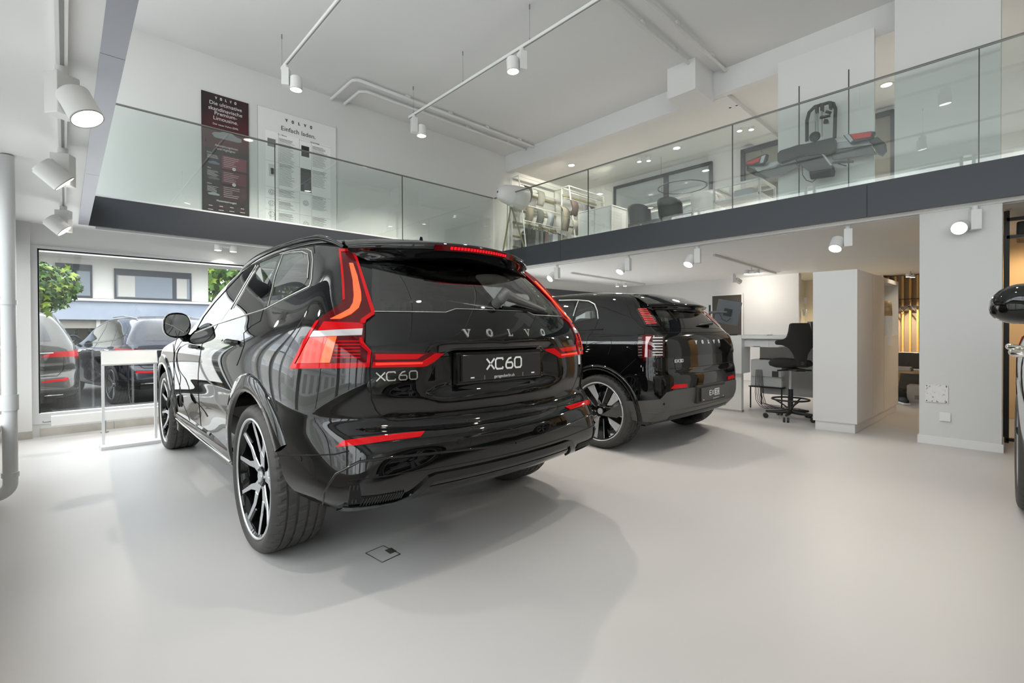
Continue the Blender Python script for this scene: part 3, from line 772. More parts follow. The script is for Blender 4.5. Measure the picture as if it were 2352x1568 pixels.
def rim_mesh(kind, ri, w):
    h = w/2; mb = MB()   # materials: 0 alloy, 1 gloss black, 2 brake metal, 3 lip
    mb.lathe([(ri+.004, h-.014), (ri+.002, h-.004), (ri-.006, h-.003), (ri-.009, h-.010)], axis='x', n=72, mi=0)
    mb.lathe([(ri-.009, h-.010), (ri-.020, h-.020)], axis='x', n=72, mi=1)
    mb.lathe([(ri-.020, h-.020), (ri-.03, h-.06), (ri-.035, -h+.03), (ri, -h+.01)], axis='x', n=72, mi=1)
    xf = lambda r: h-.050+.036*(r/ri)**2
    if kind == 'sport':
        for k in range(5):
            a = 2*pi*k/5 + .1
            T = .045
            mb2 = []
            spoke(mb, rotp([(-.024, .05), (.024, .05), (.034, .115), (0, .135), (-.034, .115)], a), xf, h-.13)
            spoke(mb, rotp([(-.034, .112), (-.002, .130), (-.036, .175), (-.072, ri-.022), (-.090, ri-.030), (-.062, .165)], a), xf, h-.12)
            spoke(mb, rotp([(.034, .112), (.062, .165), (.090, ri-.030), (.072, ri-.022), (.036, .175), (.002, .130)], a), xf, h-.12)
            spoke(mb, rotp([(-.012, .15), (.012, .15), (.016, ri-.03), (-.016, ri-.03)], a), lambda r: h-.075, h-.11, face=1)
            spoke(mb, rotp([(-.008, ri-.10), (.010, ri-.10), (.03, ri-.022), (.008, ri-.020)], a+.42), lambda r: xf(r)-.004, h-.11, face=1)
            spoke(mb, rotp([(-.010, ri-.10), (.008, ri-.10), (-.008, ri-.020), (-.03, ri-.022)], a-.42), lambda r: xf(r)-.004, h-.11, face=1)
    elif kind == 'aero':
        for k in range(5):
            a = 2*pi*k/5 + .35
            spoke(mb, rotp([(-.020, .05), (.020, .05), (.030, ri-.02), (-.004, ri-.016), (-.030, ri-.02)], a), xf, h-.10, face=1)
            spoke(mb, rotp([(.026, .085), (.075, .120), (.118, ri-.046), (.038, ri-.014)], a), lambda r: xf(r)-.001, h-.05)
            spoke(mb, rotp([(-.026, .07), (-.022, .07), (-.034, ri-.02), (-.042, ri-.022)], a), lambda r: xf(r)-.002, h-.07)
            spoke(mb, rotp([(.030, .11), (.112, ri-.03), (.125, ri-.04), (.06, .11)], a), lambda r: xf(r)-.006, h-.09, face=1)
    else:
        for k in range(5):
            a = 2*pi*k/5
            spoke(mb, rotp([(-.022, .05), (.0, .05), (-.012, ri-.02), (-.045, ri-.026)], a), xf, h-.10)
            spoke(mb, rotp([(.0, .05), (.022, .05), (.045, ri-.026), (.012, ri-.02)], a), xf, h-.10)
    mb.cyl((h-.14, 0, 0), .062, .14-.052, 'x', 20, 1); mb.cyl((h-.055, 0, 0), .050, .012, 'x', 20, 1, r2=.046); mb.cyl((h-.045, 0, 0), .030, .008, 'x', 20, 0, r2=.028)
    for k in range(5): mb.cyl((h-.052, .057*cos(2*pi*k/5+.4), .057*sin(2*pi*k/5+.4)), .007, .010, 'x', 6, 0)
    mb.cyl((-.02, 0, 0), .175, .022, 'x', 40, 2); mb.box((-.03, .10, -.07), (.035, .185, .07), 1, .01)
    return mb.mesh('rim')
WHEEL_CACHE = {}
def wheel(car, x, y, R, kind='sport', ri=.29, w=.25, rot=0, rubber=None):
    key = (kind, R, ri, w)
    if key not in WHEEL_CACHE:
        t = tyre_mesh(R, ri, w); t.materials.append(rubber or RUBBER)
        r = rim_mesh(kind, ri, w)
        for q in (ALLOY, GLOSSBLK, SATIN, ALLOY): r.materials.append(q)
        WHEEL_CACHE[key] = (t, r)
    t, r = WHEEL_CACHE[key]
    W = empty('wheel'); W.parent = car; W.location = (x, y, R-.003)
    W.rotation_euler = (rot, 0, 0) if x > 0 else (-rot, 0, pi)
    W.rotation_mode = 'XYZ'
    link('tyre', t, W); link('rim', r, W)
    return W

def underbody(car, y0, y1, z=.24, w=.62):
    box('underbody', (-w, y0, z), (w, y1, z+.16), MATBLK, car)
def seats(car, ys, zt=1.28, zs=.98):
    for (y, xs) in ys:
        for x in xs:
            mb = MB(); mb.box((x-.23, y-.06, zs-.25), (x+.23, y+.07, zs+.14), bev=.05); mb.box((x-.13, y-.05, zt-.13), (x+.13, y+.05, zt+.06), bev=.045)
            mb.cyl((x-.05, y, zs), .008, .25, 'z', 8); mb.cyl((x+.05, y, zs), .008, .25, 'z', 8)
            mb.build('seat', SEATM, car)
VOLVO_ST = {'V': [[(-.5, .5), (0, -.5), (.5, .5)], [(-.75, .5), (-.2, .5)], [(.2, .5), (.75, .5)]],
            'O': [[(-.5, 0), (-.36, .4), (0, .52), (.36, .4), (.5, 0), (.36, -.4), (0, -.52), (-.36, -.4), (-.5, 0)]],
            'L': [[(-.25, .5), (-.25, -.5)], [(-.5, .5), (.05, .5)], [(-.5, -.5), (.5, -.5), (.5, -.2)]]}
def spaced_word(h, pitch, w, t, M, kx=.95, parts=False):
    mb = MB(); out = []
    for k, ch in enumerate('VOLVO'):
        if parts: mb = MB(); out.append(mb)
        L = [[(x*h*kx+(k-2)*pitch, y*h) for x, y in ln] for ln in VOLVO_ST[ch]]
        strokes(L, w*(1.6 if ch == 'O' else 1.0), t, M, mb)
        if ch in 'VL': strokes([[(x+(w*.6), y) for x, y in L[0][:2]]], w*1.3, t, M, mb)
    return out if parts else mb
XC_ST = [[[(-.5, .5), (.5, -.5)], [(-.5, -.5), (.5, .5)]], [[(.5, .32), (.42, .5), (-.32, .5), (-.5, .32), (-.5, -.32), (-.32, -.5), (.42, -.5), (.5, -.32)]],
         [[(.3, .5), (-.1, .42), (-.42, .1), (-.5, -.1), (-.5, -.34), (-.34, -.5), (.34, -.5), (.5, -.34), (.5, -.12), (.34, .05), (-.36, .05)]],
         [[(-.5, -.32), (-.5, .32), (-.32, .5), (.32, .5), (.5, .32), (.5, -.32), (.32, -.5), (-.32, -.5), (-.5, -.32)]]]
def xc_word(w, h, sw, t, M, mb=None):
    mb = mb or MB(); pos = [-.40, -.155, .135, .395]; ww = [.20, .20, .185, .19]
    for g, p, q in zip(XC_ST, pos, ww): strokes([[(x*w*q*1.05+p*w, y*h) for x, y in ln] for ln in g], sw, t, M, mb)
    return mb
E_ST = {'E': [[(.5, .5), (-.5, .5), (-.5, -.5), (.5, -.5)], [(-.5, 0), (.4, 0)]], 'X': XC_ST[0], '3': [[(-.5, .5), (.5, .5), (.5, -.5), (-.5, -.5)], [(-.3, 0), (.5, 0)]], '0': [[(-.5, -.5), (-.5, .5), (.5, .5), (.5, -.5), (-.5, -.5)]]}
def mx_rear(x, y, z, tilt=0, roll=0):
    """plane facing the rear of the car (-y): local x to the right, local y up"""
    return Matrix.Translation((x, y, z)) @ Matrix.Rotation(roll, 4, 'Z') @ Matrix.Rotation(pi/2+tilt, 4, 'X')
# ------------------------------------------------------------------ the large black SUV in front
def build_front_suv():
    loc = (1.61, 2.62, 0)
    car = empty('car', loc, 0, 'large black SUV with tall red tail lamps, nearest the camera in the showroom', 'car')
    G, V, Q, idx, right = hull(suv_rows(), 5, 6, suv_disp); Q = orient_out(V, Q); sf = Surf(V, Q)
    c0 = cam_cast(sf, loc)
    def cc(x, y):
        h = c0(x, y)
        return h if h and (h[0].x < -.5 or h[0].y < -.4) else None
    rc = rear_cast(sf); sc = side_cast(sf)
    me = bpy.data.meshes.new('body'); me.from_pydata(V, [], Q); me.update()
    body = link('body', me, car, PAINT)
    # panes, traced on the flank and the tailgate
    qglass = C(340, 520, 3.92, [(1218, 258), (1300, 238), (1395, 232), (1436, 258), (1448, 330), (1438, 470), (1400, 535), (1285, 612), (1090, 715), (1115, 600), (1155, 440)])
    rdoor = C(340, 520, 3.92, [(1002, 355), (1090, 312), (1178, 283), (1130, 425), (1092, 570), (1058, 732), (930, 772), (712, 850), (790, 700), (900, 520)])
    fdoor = C(340, 520, 3.92, [(432, 945), (505, 825), (600, 700), (715, 575), (862, 420), (940, 375), (860, 540), (760, 705), (650, 862), (540, 902)])
    def xz(x, z): return (x, z)
    gb = [(-.63, 1.185), (-.30, 1.187), (-.24, 1.205), (.24, 1.205), (.30, 1.187), (.63, 1.185), (.60, 1.28), (.53, 1.42), (.48, 1.485), (-.48, 1.485), (-.53, 1.42), (-.60, 1.28)]
    shrink = lambda poly, k: [tuple(Vector(p)*k + (sum((Vector(q) for q in poly), Vector((0, 0)))/len(poly))*(1-k)) for p in poly]
    ws = [(-.60, 1.16), (0, 1.18), (.60, 1.16), (.52, 1.42), (.45, 1.50), (-.45, 1.50), (-.52, 1.42)]
    fc = lambda x, z: sf.cast((x, 6, z), (0, -1, 0)); pp = pix_proj(loc)
    holes = [(shrink(qglass, .93), pp, cc, True), (shrink(rdoor, .93), pp, cc, True), (shrink(fdoor, .90), pp, cc, True), (shrink(gb, .95), rear_proj, rc, False), (ws, front_proj, fc, False)]
    holes += [(arch_outline(yc, .435, rear), side_proj, sc, True) for yc, rear in ((0, True), (2.865, False))]
    open_body(body, sf, holes)
    # black liner inside the arches
    for yc in (0, 2.865):
        for sd in (-1, 1):
            mb = MB(); n = 24; vs = []
            for k in range(n+1):
                a = .02*pi + .96*pi*k/n; vs += [(sd*.60, yc+.432*cos(a), .365+.432*sin(a)), (sd*.86, yc+.432*cos(a), .365+.432*sin(a))]
            mb.add(vs, [(2*k, 2*k+1, 2*k+3, 2*k+2) for k in range(n)], 0, True)
            mb.build('arch_liner', SEAM, car, fix=False)
    patch('quarter_window', sf, qglass, cc, TINT, car, 5, .001, .003, mirror=True)
    patch('door_window', sf, rdoor, cc, TINT, car, 5, .001, .003, mirror=True)
    patch('door_window', sf, fdoor, cc, TINT2, car, 4, .001, .003, mirror=True)
    patch('rear_window', sf, gb, rc, TINT, car, .05, .003, .005)
    patch('windscreen', sf, [(-.62, 1.15), (0, 1.17), (.62, 1.15), (.54, 1.42), (.46, 1.51), (-.46, 1.51), (-.54, 1.42)], fc, TINT2, car, .08, .001, .003)
    # window trims
    trim = C(340, 520, 3.92, [(425, 957), (640, 872), (1062, 740), (1285, 622), (1455, 540), (1474, 480), (1486, 300), (1478, 232), (1440, 205), (1380, 205), (1290, 220), (1190, 248)])
    line_on('window_trim', sf, trim, cc, .0035, CHROME, car, 4, .002, True)
    top = C(340, 520, 3.92, [(1190, 248), (1090, 290), (960, 345), (860, 405), (715, 560), (600, 685), (500, 815), (430, 945)])
    line_on('window_trim', sf, top, cc, .003, GLOSSBLK, car, 4, .002, True)
    line_on('window_trim', sf, C(340, 520, 3.92, [(1440, 470), (1452, 330), (1440, 252), (1395, 228), (1300, 234), (1218, 252), (1150, 440), (1085, 720)]), cc, .003, CHROME, car, 4, .003, True)
    for a in ([(975, 352), (880, 510), (745, 745)], [(995, 350), (905, 500), (770, 735)]):
        line_on('pillar_strip', sf, C(340, 520, 3.92, a), cc, .004, CHROME, car, 4, .002, True)
    patch('pillar_cover', sf, C(340, 520, 3.92, [(1182, 270), (1216, 255), (1150, 440), (1085, 718), (1062, 728), (1096, 570), (1134, 425)]), cc, GLOSSBLK, car, 5, .004, .004, mirror=True)
    # panel gaps
    for s in ([(628, 882), (560, 1000), (487, 1060), (463, 1200), (452, 1330), (452, 1450), (458, 1570), (478, 1800)], [(1040, 745), (1012, 850), (925, 900), (862, 960), (868, 1060), (828, 1180), (800, 1250)],
              [(318, 1010), (242, 1130), (232, 1280), (236, 1420), (238, 1560), (245, 1660)], [(1490, 160), (1498, 210), (1500, 240)], [(1505, 850), (1575, 770), (1530, 700), (1540, 690)]):
        line_on('door_seam', sf, C(340, 520, 3.92, s), cc, .0026, SEAM, car, 5, 0, True)
    # door handles
    for hx, hy, w in ((767, 1040, .23), (430, 1082, .23)):
        h = cc(340+hx/3.92, 520+hy/3.92)
        if h:
            for sd in (1, -1):
                mb = MB(); p = h[0]; o = .028
                mb.tube([(p.x*sd*1.0, p.y-w/2, p.z), (p.x*sd-sd*o, p.y-w/2+.03, p.z+.002), (p.x*sd-sd*(o+.004), p.y, p.z+.004), (p.x*sd-sd*o, p.y+w/2-.03, p.z+.002), (p.x*sd, p.y+w/2, p.z)], [.010, .014, .016, .014, .010], 12)
                mb.build('door_handle', GLOSSBLK if sd > 0 else GLOSSBLK, car)
    # wheel arch lips
    for yc, rear in ((0, True), (2.865, False)):
        for sd in (1, -1):
            mb = MB(); prof = [(.433, .000), (.435, .011), (.442, .015), (.47, .0155), (.515, .012), (.524, .007), (.528, -.003)]
            ring = []; n = 40; a0, a1 = (-.02*pi, .845*pi) if rear else (-.12*pi, 1.08*pi)
            for k in range(n+1):
                a = a0+(a1-a0)*k/n; R = []
                for r, o in prof:
                    y, z = yc+r*cos(a), .365+r*sin(a); h = sc(y, max(z, .31))
                    xx = (h[0].x if h else -.9); R.append((-abs(xx)*sd - o*sd if True else 0, y, z))
                ring.append(R)
            m = len(prof); vs = [p for R in ring for p in R]
            mb.add(vs, [(k*m+i, k*m+i+1, (k+1)*m+i+1, (k+1)*m+i) for k in range(n) for i in range(m-1)], 0, True)
            mb.build('arch_trim', PAINT, car)
    # side skirt
    for sd in (1, -1):
        mb = MB(); vs = []; n = 14
        for k in range(n+1):
            y = .46+(2.41-.46)*k/n
            x = -.905; vs += [(x*sd, y, .425), ((x-.012)*sd, y, .40), ((x-.015)*sd, y, .34), ((x+.01)*sd, y, .30), ((x+.06)*sd, y, .275)]
        mb.add(vs, [(k*5+i, k*5+i+1, (k+1)*5+i+1, (k+1)*5+i) for k in range(n) for i in range(4)], 0, True); mb.build('side_skirt', PAINT, car)
        MB().tube([(-.92*sd, .50, .345), (-.925*sd, 1.4, .345), (-.925*sd, 2.3, .36)], .004, 8).build('skirt_trim', CHROME, car)
    # tailgate
    tl = C(780, 520, 3.92, [(320, 800), (232, 872), (228, 1050), (285, 1125), (272, 1290), (275, 1400), (290, 1560)]) + C(780, 840, 3.92, [(300, 330), (330, 400), (380, 455), (440, 485), (520, 492), (700, 478)])
    L3 = [cc(*p) for p in tl]; L3 = [(h[0].x, h[0].z) for h in L3 if h]
    zb = L3[-1][1]
    gate = L3 + [(0, zb-.004)] + [(-x, z) for x, z in L3[::-1]] + [(.24, 1.20), (-.24, 1.20)]
    gate = [p for i, p in enumerate(gate) if i == 0 or (Vector(p)-Vector(gate[i-1])).length > .004]
    patch('tailgate', sf, gate, rc, PAINT, car, .035, .0025, .006)
    line_on('tailgate_seam', sf, gate[:-2], rc, .0042, SEAM, car, .03, -.0005)
    line_on('glass_edge', sf, gb[:6], rc, .0018, SATIN, car, .03, .003)
    # plate recess lip
    line_on('handle_lip', sf, [(-.36, .985), (-.30, 1.015), (.30, 1.015), (.36, .985)], rc, .007, PAINT, car, .03, .002)
    # tail lamps
    lampo = C(640, 560, 4.9, [(682, 78), (822, 74), (880, 165), (985, 480), (1078, 768), (1074, 805), (985, 868), (965, 930), (960, 1118), (1038, 1208), (1018, 1388), (600, 1402), (146, 1406), (300, 1095), (442, 872), (520, 812), (680, 702), (724, 640), (715, 500), (692, 200)])
    lamps = patch('tail_lamp', sf, lampo, cc, REDDARK, car, 4, .009, .014, mirror=True)
    def lp(nm, pts, m, off, depth=.004, step=4):
        for o, par in zip(patch(nm, sf, C(640, 560, 4.9, pts), cc, m, car, step, off, depth, mirror=True), lamps): o.parent = par
    lp('light_guide', [(788, 235), (832, 238), (885, 380), (926, 560), (930, 650), (902, 735), (820, 805), (700, 858), (590, 858), (720, 792), (800, 745), (836, 680), (846, 600), (830, 420)], ORGGLOW, .0125)
    lp('lens_rim', [(682, 78), (822, 74), (880, 165), (985, 480), (1078, 768), (1074, 805), (985, 868), (970, 905), (915, 905), (925, 860), (1040, 780), (960, 520), (862, 190), (815, 100), (705, 108), (712, 200), (740, 480), (748, 640), (705, 660), (724, 640), (715, 500), (692, 200)], REDLENS, .0115)
    lp('lens_rim', [(600, 1402), (146, 1406), (300, 1095), (442, 872), (470, 872), (350, 1080), (205, 1350), (600, 1345), (985, 1335), (1000, 1215), (915, 1140), (905, 1060), (940, 1060), (960, 1118), (1038, 1208), (1018, 1388)], REDLENS, .0115)
    lp('lens_block', [(520, 885), (945, 900), (945, 962), (455, 985)], REDLENS, .0105)
    lp('lens_block', [(372, 1060), (560, 1052), (480, 1340), (225, 1345), (300, 1190)], REDGLOW, .0105)
    lp('light_guide', [(566, 1052), (662, 1050), (600, 1290), (585, 1338), (482, 1340), (520, 1200)], ORGGLOW, .012)
    lp('reversing_lamp', [(415, 992), (944, 966), (936, 1036), (376, 1056)], CLEARLENS, .0135)
    for kk in range(6):
        yy = 1095+kk*36; lp('lens_block', [(660-kk*8, yy), (915, yy-2), (920, yy+12), (655-kk*8, yy+14)], REDLENS, .0108, .003, 6)
    inner = C(780, 520, 3.92, [(292, 1130), (932, 1134), (900, 1162), (770, 1256), (735, 1262), (280, 1274)])
    I3 = [cc(*p) for p in inner]; I3 = [(h[0].x, h[0].z) for h in I3]
    il = patch('inner_lamp', sf, I3, rc, REDDARK, car, .02, .008, .012, mirror=True)
    for nm, pts, m, off in (('light_guide', [(300, 1222), (735, 1214), (850, 1140), (932, 1134), (900, 1162), (770, 1256), (735, 1262), (290, 1270)], REDLENS, .0115), ('light_guide', [(320, 1228), (740, 1222), (735, 1236), (318, 1250)], REDGLOW, .013), ('lens_block', [(320, 1150), (760, 1150), (690, 1195), (318, 1200)], REDLENS, .0095)):
        for o, par in zip(patch(nm, sf, [(h[0].x, h[0].z) for h in (cc(*p) for p in C(780, 520, 3.92, pts))], rc, m, car, .02, off, .004, mirror=True), il): o.parent = par
    # rear fog reflectors
    rf = C(780, 840, 3.92, [(-30, 728), (30, 672), (200, 650), (500, 616), (765, 592), (725, 640), (400, 680), (60, 722)])
    R3 = [cc(*p) for p in rf]; R3 = [(h[0].x, h[0].z) for h in R3 if h]
    patch('reflector', sf, R3, rc, REDLENS, car, .02, .005, .008, mirror=True)
    # bumper lines, parking sensors
    for z in (.665, .632, .50):
        line_on('bumper_seam', sf, [(-.80, z+.012), (-.4, z+.003), (0, z), (.4, z+.003), (.80, z+.012)], rc, .0022, GLOSSBLK if z > .6 else SEAM, car, .04, .001)
    for px in ((690, 1054), (825, 1045), (1055, 1014)):
        h = cc(*px)
        if h:
            for sd in (1, -1):
                n = Vector((h[1].x*sd, h[1].y, h[1].z)); MB().cyl(Vector((h[0].x*sd, h[0].y, h[0].z))-n*.004, .011, .006, n, 20).build('parking_sensor', PAINT, car)
    line_on('bumper_seam', sf, [(640, 1046), (720, 1045), (770, 1043), (802, 1035)], cc, .0028, SEAM, car, 5, 0, True)
    line_on('bumper_ridge', sf, [(741, 1156), (744, 1130), (772, 1088), (825, 1060), (900, 1050), (1000, 1040), (1100, 1029), (1180, 1018)], cc, .006, PAINT, car, 6, -.001, True)
    # lower apron: satin centre, stepped black bar and slatted vents
    ap = [(-.62, .475), (.62, .475), (.60, .36), (-.60, .36)]
    patch('apron', sf, [(-.50, .425), (.50, .425), (.53, .345), (-.53, .345)], rc, GLOSSBLK, car, .04, .003, .01)
    bar = [(-.80, .405), (-.60, .385), (-.545, .415), (-.475, .475), (-.44, .482), (.44, .482), (.475, .475), (.545, .415), (.60, .385), (.80, .405), (.80, .375), (.59, .352), (.525, .385), (.455, .452), (-.455, .452), (-.525, .385), (-.59, .352), (-.80, .375)]
    patch('bumper_bar', sf, bar, rc, GLOSSBLK, car, .03, .014, .02)
    for sd in (1, -1):
        sl = [patch('vent', sf, [(sd*-.79, .41), (sd*-.58, .395), (sd*-.575, .425), (sd*-.755, .44), (sd*-.765, .50), (sd*-.80, .50)], rc, SEAM, car, .02, .004, .008)]
        mb = MB()
        for k in range(16):
            x = -.745+.165*k/15; a = rc(sd*x, .398); b = rc(sd*x, .432)
            if a and b: mb.tube([a[0]+a[1]*.007, b[0]+b[1]*.007], .0022, 5)
        for k in range(3):
            x = -.793+.012*k; a = rc(sd*x, .42); b = rc(sd*x, .49)
            if a and b: mb.tube([a[0]+a[1]*.007, b[0]+b[1]*.007], .0025, 5)
        if mb.v and sl[0]: mb.build('vent_slats', MATBLK, sl[0])
    # number plate
    yp = rc(0, .92)[0].y
    pl = MB().box((-.262, yp-.030, .862), (.262, yp-.014, .985), bev=.004).build('number_plate', PLATEM, car)
    MB().box((-.29, yp-.016, .845), (.29, yp+.01, 1.0), bev=.008).build('plate_holder', GLOSSBLK, pl)
    xc_word(.235, .052, .0085, .002, mx_rear(0, yp-.0325, .937)).build('lettering', WHITE, pl)
    text_obj('lettering', 'garageoberlin.ch', .021, WHITE, pl, mx_rear(0, yp-.0325, .868))
    for sx in (-.205, .205): MB().box((sx-.011, yp-.032, .874), (sx+.011, yp-.030, .880)).build('plate_mark', WHITE, pl)
    for sx in (-.13, .13): MB().box((sx-.0008, yp-.032, .864), (sx+.0008, yp-.030, .884)).build('plate_mark', SATIN, pl)
    # badges, bent to the tailgate
    def bend(o, off):
        for v in o.data.vertices:
            h = rc(v.co.x, v.co.z)
            if h: v.co.y = h[0].y - off + (v.co.y)
    for q in spaced_word(.031, .134, .0055, .004, mx_rear(.047, 0, 1.090), parts=True): bend(q.build('badge_letter', CHROME, car), .003)
    b = xc_word(.175, .036, .0052, .003, mx_rear(-.575, 0, .908)).build('badge', CHROME, car); bend(b, .004)
    for v in b.data.vertices: pass
    patch('sticker', sf, [(.70, .89), (.725, .89), (.725, .955), (.70, .955)], rc, WHITE, car, .02, .004, .004)
    # wiper
    a = rc(.10, 1.235); b2 = rc(.46, 1.205)
    w = MB(); n_ = a[1]; P0 = rc(.02, 1.235)[0]+n_*.045; P1 = rc(.06, 1.262)[0]+n_*.055; P2 = rc(.13, 1.245)[0]+n_*.045; P3 = rc(.40, 1.205)[0]+n_*.022
    w.tube([P0-n_*.02, P0, P1, P2, (P2+P3)/2, P3], [.022, .030, .034, .024, .018, .010], 12); w.cyl(P0-n_*.045, .026, .05, n_, 16)
    wp = w.build('wiper', mat('wiper grey plastic', (.10, .10, .10), .4), car)
    MB().tube([rc(.05, 1.215)[0]+n_*.012, rc(.43, 1.192)[0]+n_*.012], .008, 6).build('wiper_blade', SEAM, wp)
    # roof spoiler
    n = 26; vs = []; prof_n = 0
    for k in range(n+1):
        t = -1+2*k/n; x = .612*t; e = abs(t)
        yr = -.685+.27*e**2.2; zt = 1.548-.028*e**2; ya = -.24; 
        h = sf.cast((x*.93, ya, 3), (0, 0, -1)); za = h[0].z+.004 if h else 1.58
        hb = rc(x*.86, 1.462-.02*e*e); yb = hb[0].y if hb else -.5; zb_ = 1.462-.02*e*e
        th = .030*(1-e**6*.4)
        P = [(x*.93, ya, za), (x*.97, (ya+yr)/2, (za+zt)/2+.012), (x, yr+.03, zt+.004), (x, yr, zt-.006), (x, yr+.002, zt-th), (x*.99, yr+.02, zt-th-.010), (x*.93, (yr+yb)/2, (zt-th+zb_)/2-.012), (x*.88, yb-.012, zb_), (x*.86, yb+.05, zb_+.02)]
        prof_n = len(P); vs += P
    mb = MB(); m = prof_n
    mb.add(vs, [(k*m+i, k*m+i+1, (k+1)*m+i+1, (k+1)*m+i) for k in range(n) for i in range(m-1)], 0, True)
    mb.add(vs[:m], [tuple(range(m))]); mb.add(vs[-m:], [tuple(range(m))[::-1]])
    sp = mb.build('spoiler', PAINT, car)
    mb = MB(); mr = MB()
    for k in range(14):
        t0 = -.27+.54*k/14; t1 = t0+.54/14
        def q(t, d): 
            e = abs(t)/.625; yr = -.685+.27*e**2.2; zt = 1.548-.028*e**2; return [(t, yr-.005-d, zt-.014), (t, yr+.004-d, zt-.042)]
        A, B_ = q(t0, 0), q(t1, 0); mb.add([A[0], A[1], B_[1], B_[0]], [(0, 1, 2, 3)])
        if 1 < k < 12:
            for j in range(2):
                u0 = t0+(t1-t0)*(j*.5+.06); u1 = t0+(t1-t0)*(j*.5+.44); A, B_ = q(u0, .002), q(u1, .002)
                f = lambda P, s: Vector(P[0])*(1-s)+Vector(P[1])*s
                mr.add([f(A, .25), f(A, .75), f(B_, .75), f(B_, .25)], [(0, 1, 2, 3)])
    bl = mb.build('brake_lamp', REDDARK, sp); mr.build('light_strip', mat('lit brake strip', (.8, 0, .01), .3, emit=(1, .0, .01), es=.55), bl)
    # roof rails, fin, mirror
    for sd in (1, -1):
        P = []
        for k in range(24):
            y = -.34+2.0*k/23; xx = -.60-.03*sin(pi*k/23); h = sf.cast((xx, y, 3), (0, 0, -1)); t = k/23
            P.append((xx*sd, y, h[0].z+.002+.026*min(1, min(t, 1-t)*7)))
        MB().tube(P, [.008+.008*min(1, min(k, 23-k)/2) for k in range(24)], 10).build('roof_rail', GLOSSBLK, car)
        mb = MB(); x = -.935
        hl = MB().lathe([(.0, -.10), (.04, -.095), (.075, -.07), (.092, -.02), (.094, .02), (.088, .032)], axis='y', n=24).mesh('m')
        hv = []
        for v in hl.vertices: hv.append(((-.955 - (abs(v.co.x)**.8)*(1 if v.co.x > 0 else -1)*.62)*sd, 2.00+(-v.co.y)*.9, 1.153+(abs(v.co.z)**.8)*(1 if v.co.z > 0 else -1)*.68))
        mb.add(hv, [list(p.vertices) for p in hl.polygons], 0, True)
        mb.tube([(-.84*sd, 2.06, 1.00), (-.88*sd, 2.03, 1.03), (-.92*sd, 2.01, 1.09)], [.04, .032, .04], 12, mi=0)
        mm = mb.build('door_mirror', GLOSSBLK, car)
        g = MB(); k = 24; vs = [((-.955-.082*(abs(cos(2*pi*i/k))**.7)*(1 if cos(2*pi*i/k) > 0 else -1))*sd, 1.968, 1.153+.088*(abs(sin(2*pi*i/k))**.7)*(1 if sin(2*pi*i/k) > 0 else -1)) for i in range(k)]
        g.add(vs, [tuple(range(k))]); g.build('mirror_glass', MIRRORG, mm)
    h = sf.cast((0, -.02, 3), (0, 0, -1))
    MB().add([(-.03, .10, h[0].z), (.03, .10, h[0].z), (.022, -.10, h[0].z-.005), (-.022, -.10, h[0].z-.005), (-.008, -.10, h[0].z+.055), (.008, -.10, h[0].z+.055)], [(0, 1, 5, 4), (1, 2, 5), (2, 3, 4, 5), (3, 0, 4), (3, 2, 1, 0)]).build('antenna_fin', GLOSSBLK, car)
    # inside
    underbody(car, -.40, 3.4, .27)
    box('parcel_shelf', (-.78, -.55, .985), (.78, .15, 1.0), SEATM, car)
    seats(car, ((.62, (-.42, 0, .42)), (1.55, (-.38, .38))), 1.27)
    for yc, rr in ((0, .0), (2.865, .3)):
        for sd in (-1, 1): wheel(car, sd*.812, yc, .368, 'sport', .296, .25, .25+rr)
    box('brake_caliper', (-.86, 2.72, .28), (-.80, 2.78, .42), mat('amber caliper', (.9, .45, .02), .3, coat=1), car, .01)
    return car
